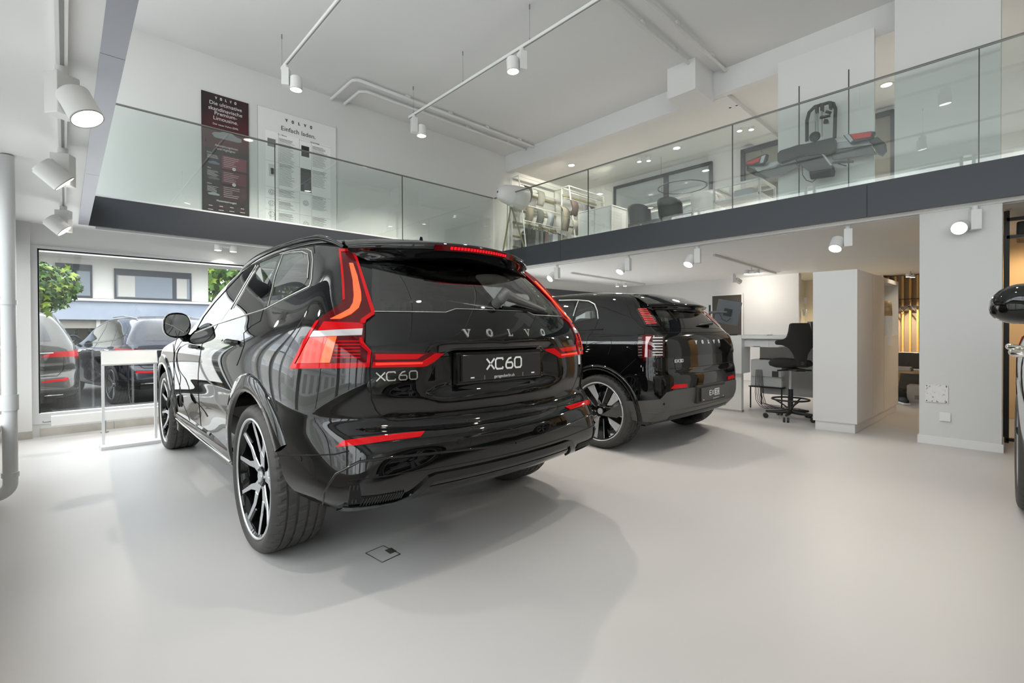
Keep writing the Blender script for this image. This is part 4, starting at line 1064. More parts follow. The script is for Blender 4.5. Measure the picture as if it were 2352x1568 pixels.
# ------------------------------------------------------------------ the smaller black electric car
def ev_rows():
    SY = [-.47, -.30, .05, .60, 1.25, 1.95, 2.50, 2.90, 3.12]
    T = []
    def r(yr, zr, bow, xk, xs, zs, xf, yf, zf, ys=SY): T.append(row(yr, zr, bow, xk, ys, lsp(xs, 9), lsp(zs, 9), xf, yf, zf))
    r(-.50, .265, .03, .74, [.80, .855, .87, .855, .85, .85, .86, .85, .76], [.27, .26, .25, .24, .24, .24, .24, .23, .22], .62, 3.28, .20)
    r(-.625, .39, .05, .77, [.85, .892, .905, .895, .89, .89, .90, .89, .80], .39, .66, 3.38, .36)
    r(-.655, .53, .07, .79, [.868, .905, .918, .91, .905, .905, .91, .90, .81], .53, .66, 3.42, .50)
    r(-.660, .69, .08, .79, [.868, .905, .92, .918, .915, .915, .915, .90, .80], .69, .64, 3.42, .66)
    r(-.625, .745, .06, .785, [.862, .90, .918, .918, .918, .918, .915, .895, .79], .76, .64, 3.40, .76)
    r(-.620, .88, .055, .775, [.85, .89, .91, .912, .915, .912, .905, .88, .77], .89, .60, 3.34, .86)
    r(-.605, 1.0, .06, .76, [.83, .87, .89, .895, .90, .895, .88, .84, .70], [1.0, 1.0, 1.0, 1.0, .99, .98, .96, .94, .91], .54, 3.2, .91)
    r(-.575, 1.075, .07, .735, [.795, .83, .845, .85, .85, .84, .82, .76, .66], [1.07, 1.07, 1.075, 1.075, 1.07, 1.06, 1.05, 1.04, 1.04], .52, 2.36, 1.04, [-.45, -.28, .05, .6, 1.2, 1.75, 2.05, 2.22, 2.3])
    r(-.47, 1.20, .08, .67, [.735, .765, .785, .79, .79, .78, .76, .71, .64], 1.20, .5, 2.1, 1.20, [-.38, -.24, .05, .55, 1.1, 1.55, 1.82, 1.97, 2.04])
    r(-.35, 1.325, .07, .60, [.665, .70, .722, .73, .73, .715, .69, .65, .59], 1.325, .45, 1.86, 1.325, [-.27, -.15, .08, .5, 1.0, 1.38, 1.6, 1.72, 1.80])
    r(-.26, 1.41, .05, .53, [.59, .63, .655, .665, .665, .645, .62, .58, .53], [1.405, 1.42, 1.43, 1.44, 1.435, 1.425, 1.41, 1.40, 1.40], .40, 1.64, 1.41, [-.18, -.06, .12, .48, .92, 1.22, 1.42, 1.50, 1.57])
    r(-.20, 1.445, .03, .43, [.48, .51, .535, .545, .545, .525, .50, .47, .43], [1.447, 1.46, 1.472, 1.485, 1.48, 1.468, 1.455, 1.445, 1.44], .33, 1.52, 1.445, [-.12, 0, .16, .47, .88, 1.12, 1.3, 1.39, 1.45])
    r(-.15, 1.46, .02, .23, [.26, .28, .29, .30, .30, .29, .28, .26, .24], [1.465, 1.478, 1.49, 1.503, 1.50, 1.488, 1.475, 1.465, 1.46], .18, 1.42, 1.46, [-.08, .03, .18, .46, .84, 1.05, 1.2, 1.3, 1.36])
    T.append([(0, y, z) for y, z in zip([-.12, -.11, -.10, -.08, -.06, .04, .2, .46, .82, 1.02, 1.15, 1.24, 1.29, 1.32, 1.34, 1.36], [1.468, 1.469, 1.47, 1.472, 1.475, 1.487, 1.498, 1.51, 1.506, 1.494, 1.482, 1.474, 1.47, 1.468, 1.467, 1.466])])
    return np.array(T)
def wrap_cast(surf, y0=.25):
    """outward casts from an upright axis inside the tail: (angle from the rear centre, height)"""
    def f(a, z):
        o = Vector((0, y0, z)); d = Vector((sin(a), -cos(a), 0)); h = surf.cast(o, d); return h
    return f
def wrap_param(p, y0=.25): return (atan2(p.x, -(p.y-y0)), p.z)
def build_ev():
    loc = (4.52, 2.66, 0)
    car = empty('car', loc, 0, 'smaller black electric car with split red tail lamps, standing behind the large one', 'car')
    G, V, Q, idx, right = hull(ev_rows(), 4, 5); Q = orient_out(V, Q); sf = Surf(V, Q)
    c0 = cam_cast(sf, loc); rc = rear_cast(sf); sc = side_cast(sf); wc = wrap_cast(sf)
    cc = lambda x, y: (lambda h: h if h and (h[0].x < -.3 or h[0].y < -.2) else None)(c0(x, y))
    K = lambda pts: C(1220, 640, 3.734, pts)
    me = bpy.data.meshes.new('body'); me.from_pydata(V, [], Q); me.update(); body = link('body', me, car, PAINT)
    qg = K([(410, 206), (480, 205), (522, 217), (545, 262), (556, 336), (480, 352), (368, 374), (385, 290)])
    rd = [(.40, 1.11), (1.02, 1.10), (1.00, 1.36), (.45, 1.38), (.40, 1.30)]; fd = [(1.10, 1.10), (1.95, 1.08), (1.62, 1.28), (1.35, 1.37), (1.08, 1.38)]
    gb = [(-.60, 1.115), (.60, 1.115), (.56, 1.22), (.50, 1.325), (-.50, 1.325), (-.56, 1.22)]
    fc = lambda x, z: sf.cast((x, 6, z), (0, -1, 0))
    shrink = lambda poly, k: [tuple(Vector(p)*k + (sum((Vector(q) for q in poly), Vector((0, 0)))/len(poly))*(1-k)) for p in poly]
    ws = [(-.58, 1.09), (.58, 1.09), (.48, 1.33), (.42, 1.39), (-.42, 1.39), (-.48, 1.33)]
    holes = [(shrink(qg, .9), pix_proj(loc), cc, True), (shrink(rd, .92), side_proj, sc, True), (shrink(fd, .92), side_proj, sc, True), (shrink(gb, .93), rear_proj, rc, False), (shrink(ws, .95), front_proj, fc, False)]
    holes += [(arch_outline(yc, .395, rear, .345, slant=False), side_proj, sc, True) for yc, rear in ((0, True), (2.65, False))]
    open_body(body, sf, holes)
    for yc in (0, 2.65):
        for sd in (-1, 1):
            mb = MB(); n = 20; vs = []
            for k in range(n+1):
                a = .02*pi+.96*pi*k/n; vs += [(sd*.58, yc+.392*cos(a), .345+.392*sin(a)), (sd*.85, yc+.392*cos(a), .345+.392*sin(a))]
            mb.add(vs, [(2*k, 2*k+1, 2*k+3, 2*k+2) for k in range(n)], 0, True); mb.build('arch_liner', SEAM, car, fix=False)
            mb = MB(); prof = [(.390, 0), (.393, .010), (.41, .012), (.43, .009), (.436, .0)]; ring = []; n = 32
            for k in range(n+1):
                a = -.06*pi+1.10*pi*k/n; R = []
                for r, o in prof:
                    y, z = yc+r*cos(a), .345+r*sin(a); h = sc(y, max(z, .28)); xx = abs(h[0].x) if h else .88; R.append((-(xx+o)*sd, y, z))
                ring.append(R)
            m = len(prof); mb.add([p for R in ring for p in R], [(k*m+i, k*m+i+1, (k+1)*m+i+1, (k+1)*m+i) for k in range(n) for i in range(m-1)], 0, True)
            mb.build('arch_trim', GLOSSBLK, car)
    patch('quarter_window', sf, qg, cc, TINT, car, 5, .001, .003, mirror=True)
    patch('door_window', sf, rd, sc, TINT, car, .06, .001, .003, mirror=True); patch('door_window', sf, fd, sc, TINT2, car, .06, .001, .003, mirror=True)
    patch('rear_window', sf, gb, rc, TINT, car, .05, .003, .005); patch('windscreen', sf, ws, fc, TINT2, car, .08, .001, .003)
    line_on('window_trim', sf, K([(240, 186), (400, 184), (495, 192), (545, 218), (568, 275), (576, 345)]), cc, .006, SATIN, car, 4, .002, True)
    line_on('window_trim', sf, K([(406, 190), (380, 260), (362, 320)]), cc, .005, SATIN, car, 4, .002, True)
    line_on('window_trim', sf, [(.0, 1.11), (.4, 1.095), (1.2, 1.085), (2.0, 1.06)], sc, .005, GLOSSBLK, car, .05, .002, True)
    for s_ in ([(790, 160), (812, 205), (838, 255), (860, 320), (940, 410), (1000, 430)], [(578, 350), (545, 430), (485, 500), (468, 600)], [(485, 520), (560, 515), (685, 518), (690, 560), (660, 650)], [(895, 690), (800, 775), (715, 862)]):
        line_on('body_seam', sf, K(s_), cc, .0022, SEAM, car, 4, 0, True)
    # tail: dark band, lamps
    bandL = [cc(*p) for p in K([(916, 475), (1160, 462), (1395, 470)])]; low = [cc(*p) for p in K([(918, 684), (1180, 684), (1395, 655)])]
    A1 = [wrap_param(h[0]) for h in bandL if h]; A2 = [wrap_param(h[0]) for h in low if h]
    a0 = max(abs(A1[0][0]), abs(A2[0][0])); zt = A1[-1][1]; zl = A2[-1][1]
    band = [(-a0, A1[0][1]), (0, zt), (a0, A1[0][1]), (a0, A2[0][1]), (0, zl), (-a0, A2[0][1])]
    patch('tail_panel', sf, band, wc, GLOSSBLK, car, .03, .004, .008)
    lamp = K([(918, 496), (990, 478), (1122, 488), (1138, 505), (1140, 672), (935, 684), (916, 660)])
    LL = patch('tail_lamp', sf, lamp, cc, mat('smoked lamp lens', (.03, .012, .012), .06, coat=1), car, 4, .007, .010, mirror=True)
    def lp(pts, m, off):
        for o, par in zip(patch('lens_block', sf, K(pts), cc, m, car, 4, off, .003, mirror=True), LL): o.parent = par
    lp([(960, 486), (1035, 486), (1030, 676), (960, 678)], REDDARK, .009)
    lp([(985, 500), (1030, 500), (1000, 560), (998, 672), (975, 672)], mat('pale lamp glass', (.75, .55, .58), .2), .011)
    for k in range(7):
        y = 505+k*24; lp([(1042, y), (1120, y), (1122, y+9), (1040, y+10)], mat('pale lamp bars', (.62, .62, .62), .3), .011); lp([(922, y+5), (952, y+3), (952, y+9), (922, y+11)], mat('dim lamp bars', (.25, .2, .2), .3), .011)
    up = K([(900, 265), (992, 243), (1102, 403), (1098, 410), (978, 405)])
    UL = patch('upper_lamp', sf, up, cc, mat('smoked lamp lens', (.03, .012, .012), .06, coat=1), car, 4, .007, .010, mirror=True)
    for k in range(9):
        t0 = k/9; x0, x1, y = 915+75*t0, 985+95*t0, 262+135*t0
        for o, par in zip(patch('lens_block', sf, K([(x0, y), (x1, y-4), (x1+4, y+5), (x0+5, y+9)]), cc, mat('pink red lamp bars', (.62, .07, .07), .25, coat=1), car, 4, .009, .003, mirror=True), UL): o.parent = par
    # seams of the tailgate
    for z in (1.075, .88, .755): line_on('tailgate_seam', sf, [(-.66, z+.004), (0, z), (.66, z+.004)], rc, .0024, SEAM, car, .05, .001)
    line_on('tailgate_seam', sf, [(-.58, .88), (-.575, .75), (-.52, .70), (.52, .70), (.575, .75), (.58, .88)], rc, .003, SEAM, car, .04, .0)
    # reflectors and grey cladding
    rf = [cc(*p) for p in K([(1195, 942), (1228, 906), (1336, 897), (1334, 930), (1240, 940)])]
    patch('reflector', sf, [(h[0].x, h[0].z) for h in rf], rc, REDLENS, car, .02, .006, .008, mirror=True)
    CLAD = mat('grey plastic cladding', (.085, .083, .080), .42)
    cl = [cc(*p) for p in K([(822, 1050), (1108, 1032), (1160, 975), (1230, 955), (1370, 935)])]
    cl = [wrap_param(h[0]) for h in cl if h]; cb = [wrap_param(h[0]) for h in (cc(*p) for p in K([(845, 1172), (1010, 1165), (1380, 1085)])) if h]
    top = cl + [(-a, z) for a, z in cl[::-1]]; 
    poly = top + [(1.28, .31), (.9, .30), (-.9, .30), (-1.28, .31)]
    patch('bumper_cladding', sf, poly, wc, CLAD, car, .04, .006, .010)
    sc_l = [(-.44, .30), (.44, .30), (.40, .275), (-.40, .275)]
    line_on('cladding_edge', sf, [(-1.30, .40), (-.9, .385), (0, .385), (.9, .385), (1.30, .40)], wc, .004, CLAD, car, .05, .006)
    patch('diffuser', sf, [(-.60, .335), (.60, .335), (.56, .262), (-.56, .262)], rc, MATBLK, car, .05, .010, .02)
    for px in ((838, 1001), (1136, 1072), (1500, 1010)):
        h = cc(*K([px])[0])
        if h: MB().cyl(h[0]-h[1]*.002, .011, .008, h[1], 16).build('parking_sensor', SEAM, car)
    # plate, badges
    yp = rc(0, .50)[0].y
    pl = MB().box((-.26, yp-.036, .438), (.26, yp-.020, .562), bev=.003).build('number_plate', PLATEM, car)
    MB().box((-.30, yp-.022, .42), (.30, yp+.02, .585), bev=.01).build('plate_holder', MATBLK, pl)
    M = mx_rear(0, yp-.0375, .505); mb = MB()
    def ew(mb, x0, h, sw, M, dark=None):
        for k, ch in enumerate('EX'): strokes([[(x*h*.95+x0+k*h*1.25, y*h) for x, y in ln] for ln in E_ST[ch]], sw, .002, M, mb)
    ew(mb, -.075, .042, .006, M); mb.build('lettering', WHITE, pl)
    b = MB(); b.add([M @ Vector(v) for v in [(.015, -.032, 0), (.125, -.032, 0), (.125, .032, 0), (.015, .032, 0)]], [(0, 1, 2, 3)]); b.build('lettering_field', WHITE, pl, fix=False)
    mb = MB(); M2 = mx_rear(0, yp-.0385, .505)
    for k, ch in enumerate('30'): strokes([[(x*.036+.043+k*.052, y*.040) for x, y in ln] for ln in E_ST[ch]], .006, .001, M2, mb)
    mb.build('lettering', PLATEM, pl)
    for sx in (-.215, .215): MB().box((sx-.01, yp-.0375, .448), (sx+.01, yp-.036, .454)).build('plate_mark', WHITE, pl)
    text_obj('lettering', 'garageoberlin.ch', .02, WHITE, pl, mx_rear(.05, yp-.0372, .443))
    def bend(o, off):
        for v in o.data.vertices:
            h = rc(v.co.x, v.co.z)
            if h: v.co.y = h[0].y-off+v.co.y
    for q in spaced_word(.028, .128, .0055, .004, mx_rear(.05, 0, .985), parts=True): bend(q.build('badge_letter', mat('pale badge', (.8, .8, .8), .3), car), .006)
    h1 = cc(*K([(1262, 703)])[0]); mb = MB(); M = mx_rear(h1[0].x, 0, h1[0].z)
    for k, ch in enumerate('EX30'): strokes([[(x*.026+(k-1.5)*.034, y*.024) for x, y in ln] for ln in E_ST[ch]], .004, .003, M, mb)
    b = mb.build('badge', mat('pale badge', (.8, .8, .8), .3), car); bend(b, .006)
    # spoiler with two lips, wiper, roof
    n = 20; vs = []
    for k in range(n+1):
        t = -1+2*k/n; x = .60*t; e = abs(t); yr = -.475+.13*e**2.5; zt = 1.352-.014*e*e; ya = -.12
        h = sf.cast((x*.92, ya, 3), (0, 0, -1)); za = (h[0].z if h else 1.44)+.003; hb = rc(x*.85, 1.29); yb = hb[0].y if hb else -.38
        vs += [(x*.92, ya, za), (x*.97, (ya+yr)/2, (za+zt)/2+.012), (x, yr+.02, zt+.006), (x, yr, zt-.002), (x, yr+.008, zt-.014), (x*.97, yr+.05, zt-.022), (x*.9, (yr+yb)/2, 1.315), (x*.87, yb-.012, 1.285), (x*.85, yb+.04, 1.30)]
    m = 9; mb = MB(); mb.add(vs, [(k*m+i, k*m+i+1, (k+1)*m+i+1, (k+1)*m+i) for k in range(n) for i in range(m-1)], 0, True); mb.add(vs[:m], [tuple(range(m))]); mb.add(vs[-m:], [tuple(range(m))[::-1]])
    mb.build('spoiler', PAINT, car)
    a = rc(.32, 1.15); P0 = a[0]+a[1]*.03; w = MB().tube([P0, rc(.20, 1.145)[0]+a[1]*.03, rc(.0, 1.14)[0]+a[1]*.015], [.022, .016, .006], 10).build('wiper', MATBLK, car)
    for sd in (1, -1):
        mb = MB().box((sd*.93, 1.86, .99), (sd*1.10, 1.98, 1.12), bev=.03); mb.tube([(sd*.84, 1.93, 1.0), (sd*.96, 1.93, 1.03)], .02, 8); mb.build('door_mirror', GLOSSBLK, car)
    underbody(car, -.3, 3.0, .2, .58); seats(car, ((.55, (-.38, .38)), (1.35, (-.36, .36))), 1.17, .92)
    box('parcel_shelf', (-.72, -.35, .93), (.72, .15, .945), SEATM, car)
    for yc in (0, 2.65):
        for sd in (-1, 1): wheel(car, sd*.79, yc, .345, 'aero', .272, .245, .9 if yc == 0 else .2)

# ------------------------------------------------------------------ plainer cars: the pale one at the right edge and those outside
def build_plain_suv(loc, rz, label, paint, low=None, lampkind='bar', scale=(1, 1, 1), mirror_m=None, roof_m=None, plate=True, lamp_z=.95, group=None):
    car = empty('car', loc, rz, label, 'car', group); car.scale = scale
    G, V, Q, idx, right = hull(suv_rows(), 3, 4); Q = orient_out(V, Q); sf = Surf(V, Q)
    rc = rear_cast(sf); sc = side_cast(sf); wc = wrap_cast(sf)
    fc = lambda x, z: sf.cast((x, 6, z), (0, -1, 0))
    me = bpy.data.meshes.new('body'); me.from_pydata(V, [], Q); me.update(); body = link('body', me, car, paint)
    open_body(body, sf, [(arch_outline(yc, .415, False), side_proj, sc, True) for yc in (0, 2.865)])
    DG = mat('dark side glass', (.012, .014, .016), .03, coat=1)
    for nm, poly in (('quarter_window', [(-.34, 1.30), (.02, 1.20), (.10, 1.35), (.20, 1.50), (-.05, 1.50), (-.22, 1.44)]), ('door_window', [(.10, 1.19), (.90, 1.15), (.86, 1.35), (.75, 1.52), (.27, 1.51), (.17, 1.35)]), ('door_window', [(.98, 1.15), (1.80, 1.11), (1.62, 1.30), (1.30, 1.45), (.96, 1.52), (.90, 1.40)])):
        patch(nm, sf, poly, sc, DG, car, .06, .003, .005, mirror=True)
    patch('rear_window', sf, [(-.60, 1.17), (.60, 1.17), (.56, 1.32), (.48, 1.48), (-.48, 1.48), (-.56, 1.32)], rc, DG, car, .06, .003, .005)
    patch('windscreen', sf, [(-.62, 1.15), (.62, 1.15), (.54, 1.42), (.46, 1.51), (-.46, 1.51), (-.54, 1.42)], fc, DG, car, .08, .003, .005)
    line_on('window_trim', sf, [(-.36, 1.29), (.02, 1.18), (.9, 1.13), (1.9, 1.09)], sc, .006, CHROME, car, .05, .002, True)
    for s_ in ([(.95, 1.12), (.95, .75), (.93, .35)], [(.10, 1.16), (.02, 1.0), (.25, .82)], [(1.98, 1.08), (2.02, .8), (2.02, .35)]): line_on('door_seam', sf, s_, sc, .003, SEAM, car, .05, 0, True)
    for y in (.18, 1.15):
        h = sc(y, .99)
        for sd in (1, -1):
            p = h[0]; MB().tube([(p.x*sd, y-.11, .99), (p.x*sd-sd*.034, y-.08, .992), (p.x*sd-sd*.040, y, .994), (p.x*sd-sd*.034, y+.08, .992), (p.x*sd, y+.11, .99)], [.012, .017, .019, .017, .012], 12).build('door_handle', CHROME if low is None else paint, car)
    patch('lower_bumper', sf, [(-1.1, .46), (1.1, .46), (1.05, .345), (-1.05, .345)], wc, low or MATBLK, car, .05, .006, .01)
    for sd in (1, -1):
        for yc in (0, 2.865):
            mb = MB(); n = 20; vs = []
            for k in range(n+1):
                a = .02*pi+.96*pi*k/n; vs += [(sd*.60, yc+.412*cos(a), .365+.412*sin(a)), (sd*.90, yc+.412*cos(a), .365+.412*sin(a))]
            mb.add(vs, [(2*k, 2*k+1, 2*k+3, 2*k+2) for k in range(n)], 0, True); mb.build('arch_liner', SEAM, car, fix=False)
            wheel(car, sd*.812, yc, .365, 'twin', .275, .25, .3)
        mb = MB(); hl = MB().lathe([(.0, -.10), (.04, -.095), (.075, -.07), (.092, -.02), (.094, .02), (.088, .032)], axis='y', n=24).mesh('m')
        hv = [((-.965 - (abs(v.co.x)**.85)*(1 if v.co.x > 0 else -1)*.68)*sd, 2.02-v.co.y, 1.165+(abs(v.co.z)**.85)*(1 if v.co.z > 0 else -1)*(.60 if v.co.z > 0 else .38)) for v in hl.vertices]
        mb.add(hv, [list(p.vertices) for p in hl.polygons], 0, True); mb.tube([(-.84*sd, 2.06, 1.03), (-.93*sd, 2.03, 1.08)], .03, 10)
        mm = mb.build('door_mirror', mirror_m or paint, car)
        MB().tube([(-.92*sd, 2.085, 1.135), (-.98*sd, 2.08, 1.133), (-1.01*sd, 2.07, 1.133), (-1.035*sd, 2.04, 1.135)], .006, 8).build('mirror_strip', CHROME, mm)
        MB().tube([(-.57*sd, -.2, sf.cast((-.57, -.2, 3), (0, 0, -1))[0].z+.03), (-.60*sd, .4, sf.cast((-.6, .4, 3), (0, 0, -1))[0].z+.04), (-.60*sd, 1.0, sf.cast((-.6, 1.0, 3), (0, 0, -1))[0].z+.035)], .011, 8).build('roof_rail', SATIN, car)
    for a0, a1 in ((.42, 1.12), (-1.12, -.42)):
        s = 1 if a0 > 0 else -1
        patch('tail_lamp', sf, [(a0, .945), (a1, .93), (a1*1.0, 1.05), (a0+.1*s if s > 0 else a1-.1, 1.01)] if s > 0 else [(a0, .93), (a1, .945), (a1-.1, 1.01), (a0, 1.05)], wc, REDLENS, car, .04, .006, .01)
    patch('reflector', sf, [(-.78, .60), (-.50, .585), (-.50, .61), (-.78, .64)], rc, REDLENS, car, .03, .006, .01, mirror=True)
    line_on('tailgate_trim', sf, [(-.62, 1.0), (.62, 1.0)], rc, .008, CHROME, car, .05, .004)
    line_on('tailgate_seam', sf, [(-.74, .98), (-.73, .75), (-.66, .67), (.66, .67), (.73, .75), (.74, .98)], rc, .004, SEAM, car, .04, 0)
    for sx in (-1, 1): MB().tube([(sx*.52, -.86, .40), (sx*.72, -.82, .40), (sx*.72, -.82, .45), (sx*.52, -.86, .45)], .010, 8, closed=True).build('exhaust_trim', CHROME, car)
    # nose: lamps and grille
    for sd in (1, -1):
        patch('headlamp', sf, [(sd*.45, .80), (sd*.74, .80), (sd*.74, .87), (sd*.47, .86)], fc, mat('headlamp glass', (.55, .58, .6), .1, coat=1), car, .04, .006, .01)
    patch('grille', sf, [(-.34, .60), (.34, .60), (.34, .84), (-.34, .84)], fc, MATBLK, car, .06, .006, .01)
    patch('lower_intake', sf, [(-.60, .36), (.60, .36), (.56, .48), (-.56, .48)], fc, MATBLK, car, .06, .006, .01)
    underbody(car, -.5, 3.4, .26)
    return car
def build_right_car():
    ivory = mat('pale grey metallic paint', (.52, .52, .49), .12, metal=.35, coat=1)
    build_plain_suv((4.27, -.957, 0), radians(91.2), 'pale grey car at the right edge of the picture, with a black door mirror', ivory, mirror_m=GLOSSBLK)
build_front_suv(); build_ev(); build_right_car()
# ------------------------------------------------------------------ outside the window
GZ = -.30
ASPH = noise_col(mat('asphalt', (.08, .08, .08), .9), (.05, .05, .052), (.17, .165, .16), 90, 3, .35, .7)
struct('ground', MB().box((-40, YW+.23, GZ-.1), (40, 60, GZ)).box((-40, -30, GZ-.1), (-.63, YW+.23, GZ)), ASPH)
MB().add([(-.55, 9.0, GZ+.004), (.25, 8.6, GZ+.004), (.35, 8.72, GZ+.004), (-.45, 9.15, GZ+.004)], [(0, 1, 2, 3)]).build('road_marking', mat('road paint', (.8, .8, .8), .7), fix=False); tag(bpy.data.objects['road_marking'], 'white parking line on the asphalt outside the window', 'road marking')
def outside():
    BW = mat('white render', (.82, .80, .75), .9); BB = noise_col(mat('blue grey concrete', (.42, .47, .55), .9), (.36, .41, .50), (.46, .51, .60), 1.2)
    Y0 = 21.0
    b = empty('apartment_building', (0, Y0, GZ), 0, 'white apartment building with blue-grey bands across the car park', 'building')
    P = lambda x, y, Y=Y0: at(x, y, Y=Y)
    def loc(v): return (v[0], v[1]-Y0, v[2]-GZ)
    def bx(nm, a, c, m, par=b): return MB().box(loc(a), loc(c)).build(nm, m, par)
    xr = P(478, 640).x; xl = -14
    z1, z2, z3, z4, z5, z6 = P(260, 596).z, P(260, 605).z, P(350, 689).z, P(350, 696).z, P(300, 735).z, P(300, 600).z
    top = P(260, 560).z+1.5
    wins = [(P(127, 640).x, P(212, 640).x, P(170, 684).z, P(170, 606).z), (P(262, 640).x, P(439, 640).x, P(350, 690).z, P(350, 622).z), (P(40, 640).x, P(103, 640).x, P(100, 680).z, P(100, 603).z)]
    bx('wall', (xl, Y0, z3), (xr, Y0+6, top), BW); 
    bx('upper_band', (xl, Y0-1.0, P(260, 592).z), (P(600, 600).x+.5, Y0+.5, top), BB); bx('band_soffit', (xl, Y0-1.0, P(260, 597).z-.03), (P(600, 600).x+.5, Y0, P(260, 592).z), BW)
    bx('lower_band', (xl, Y0-.25, z5), (xr+.05, Y0, z4), BB); bx('sill_strip', (xl, Y0-.35, z4), (xr+.1, Y0, z4+.08), BW)
    for k, (x0, x1, a, c) in enumerate(wins):
        f = MB().box(loc((x0, Y0-.06, a)), loc((x1, Y0-.02, c))).build('window', mat('dark window frame', (.045, .05, .06), .5), b)
        xs = [x0, x0+(x1-x0)*.76, x1] if k == 1 else [x0, (x0+x1)/2, x1]
        for q, (p0, p1) in enumerate(zip(xs[:-1], xs[1:])):
            bx('pane', (p0+.06, Y0-.075, a+.08), (p1-.06, Y0-.062, c-.22), mat('reflecting pane', (.22, .26, .31), .08, coat=1), f); f.data.update()
        for cx in ((x0+.1, x0+.55), (x1-.45, x1-.15)):
            if k == 1: bx('curtain', (cx[0], Y0-.085, a+.1), (cx[1], Y0-.077, c-.24), mat('pale curtain', (.6, .58, .54), .9), f)
    for x0, x1 in ((P(103, 760).x, P(128, 760).x), (P(221, 760).x, P(230, 760).x), (P(60, 760).x, P(85, 760).x)): bx('column', (x0, Y0-.1, GZ), (x1, Y0+.5, z5), BW)
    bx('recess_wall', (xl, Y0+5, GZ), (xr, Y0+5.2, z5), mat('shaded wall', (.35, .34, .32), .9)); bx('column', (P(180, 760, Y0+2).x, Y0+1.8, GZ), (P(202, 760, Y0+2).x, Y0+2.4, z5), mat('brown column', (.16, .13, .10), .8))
    bx('beam', (P(128, 740).x, Y0-.05, z5-.28), (xr, Y0+.4, z5), mat('grey beige beam', (.42, .39, .33), .8))
    for o in kids(b):
        pass
    # hedges and trees
    LEAF = [mat('leaf green', (.10, .22, .03), .55), mat('leaf yellow green', (.32, .45, .05), .55), mat('leaf dark green', (.04, .11, .02), .6)]
    def foliage(name, c, r, n, size, parent, seed, flat=1.0, mats=LEAF):
        rnd = random.Random(seed); mb = MB()
        for k in range(n):
            th = rnd.uniform(0, 2*pi); u = rnd.uniform(-1, 1); q = rnd.random()**.4
            d = Vector((sqrt(1-u*u)*cos(th), sqrt(1-u*u)*sin(th), u))
            p = Vector((d.x*r[0]*q, d.y*r[1]*q, d.z*r[2]*q)) + Vector(c) + Vector([rnd.gauss(0, .06*r[0]) for _ in range(3)])
            nn = (d+Vector([rnd.gauss(0, .6) for _ in range(3)])+Vector((0, 0, .5))).normalized(); a = nn.orthogonal().normalized(); a = Matrix.Rotation(rnd.uniform(0, 6.28), 3, nn) @ a; bb = nn.cross(a); s = size*rnd.uniform(.7, 1.3)
            pts = []
            for j in range(10):
                an = 2*pi*j/10; rr = s*(1.0 if j % 2 == 0 else .5)*(1.15 if j == 0 else 1); pts.append(p+(a*cos(an)+bb*sin(an))*rr - nn*(s*.25 if j % 2 == 0 else 0))
            mb.add(pts, [tuple(range(10))], rnd.choices((0, 1, 2), (5, 3, 3))[0])
        o = mb.build(name, mats, parent, fix=False); o['kind'] = 'stuff'; return o
    t = at(97, 662, Y=9.4)
    e = empty('maple_tree', (t.x-.25, 9.4, GZ), 0, 'young maple tree with a round green crown just outside the window', 'tree')
    MB().tube([(0, 0, 0), (.02, 0, 1.0), (0, .02, t.z-GZ)], [.05, .04, .03], 10).build('trunk', mat('bark', (.12, .09, .06), .9), e)
    foliage('foliage', (.15, 0, t.z-GZ+.02), (.50, .45, .36), 1500, .055, e, 3)
    foliage_l = [((7.4, 30, 0), 3.4, 4.9, 'large green tree beyond the right end of the building'), ((3.2, 38, 0), 4.0, 5.0, 'dark green tree far behind the building')]
    for k, (p, r, z, lab) in enumerate(foliage_l):
        e = empty('tree', (p[0], p[1], GZ), 0, lab, 'tree'); MB().tube([(0, 0, 0), (0, 0, z)], [.25, .15], 10).build('trunk', mat('bark', (.12, .09, .06), .9), e); foliage('foliage', (0, 0, z), (r, r*.7, r*.8), 2200, .22, e, 11+k)
    for k in range(4):
        x = -4.5+2.9*k; e = empty('shrub', (x, Y0+3.4, GZ), 0, ['leafy shrub in the open ground floor, far left', 'leafy shrub behind the white column of the building', 'leafy shrub behind the parked navy car', 'leafy shrub under the right part of the building'][k], 'shrub'); foliage('foliage', (0, 0, 1.0), (1.25, .6, 1.0), 700, .13, e, 30+k)
    MB().box((-4, Y0+2.2, GZ+.9), (4, Y0+2.55, GZ+1.0)).build('garden_rail', mat('orange rail', (.6, .3, .08), .6)); tag(bpy.data.objects['garden_rail'], 'thin orange rail in front of the shrubs under the building', 'railing')
    # parked cars
    build_plain_suv((-.80, 11.0, GZ), radians(2), 'brown-grey SUV parked outside, cut off by the left window frame', mat('brown grey metallic paint', (.075, .068, .06), .15, metal=.5, coat=1), scale=(1.03, 1.05, 1.08))
    build_plain_suv((1.58, 12.3, GZ), radians(12), 'navy SUV parked outside behind the white display stand', mat('navy metallic paint', (.022, .025, .04), .12, metal=.4, coat=1), scale=(1.03, 1.05, 1.05))
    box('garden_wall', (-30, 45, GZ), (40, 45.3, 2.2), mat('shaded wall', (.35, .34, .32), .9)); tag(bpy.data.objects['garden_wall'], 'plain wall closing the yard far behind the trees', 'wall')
outside()
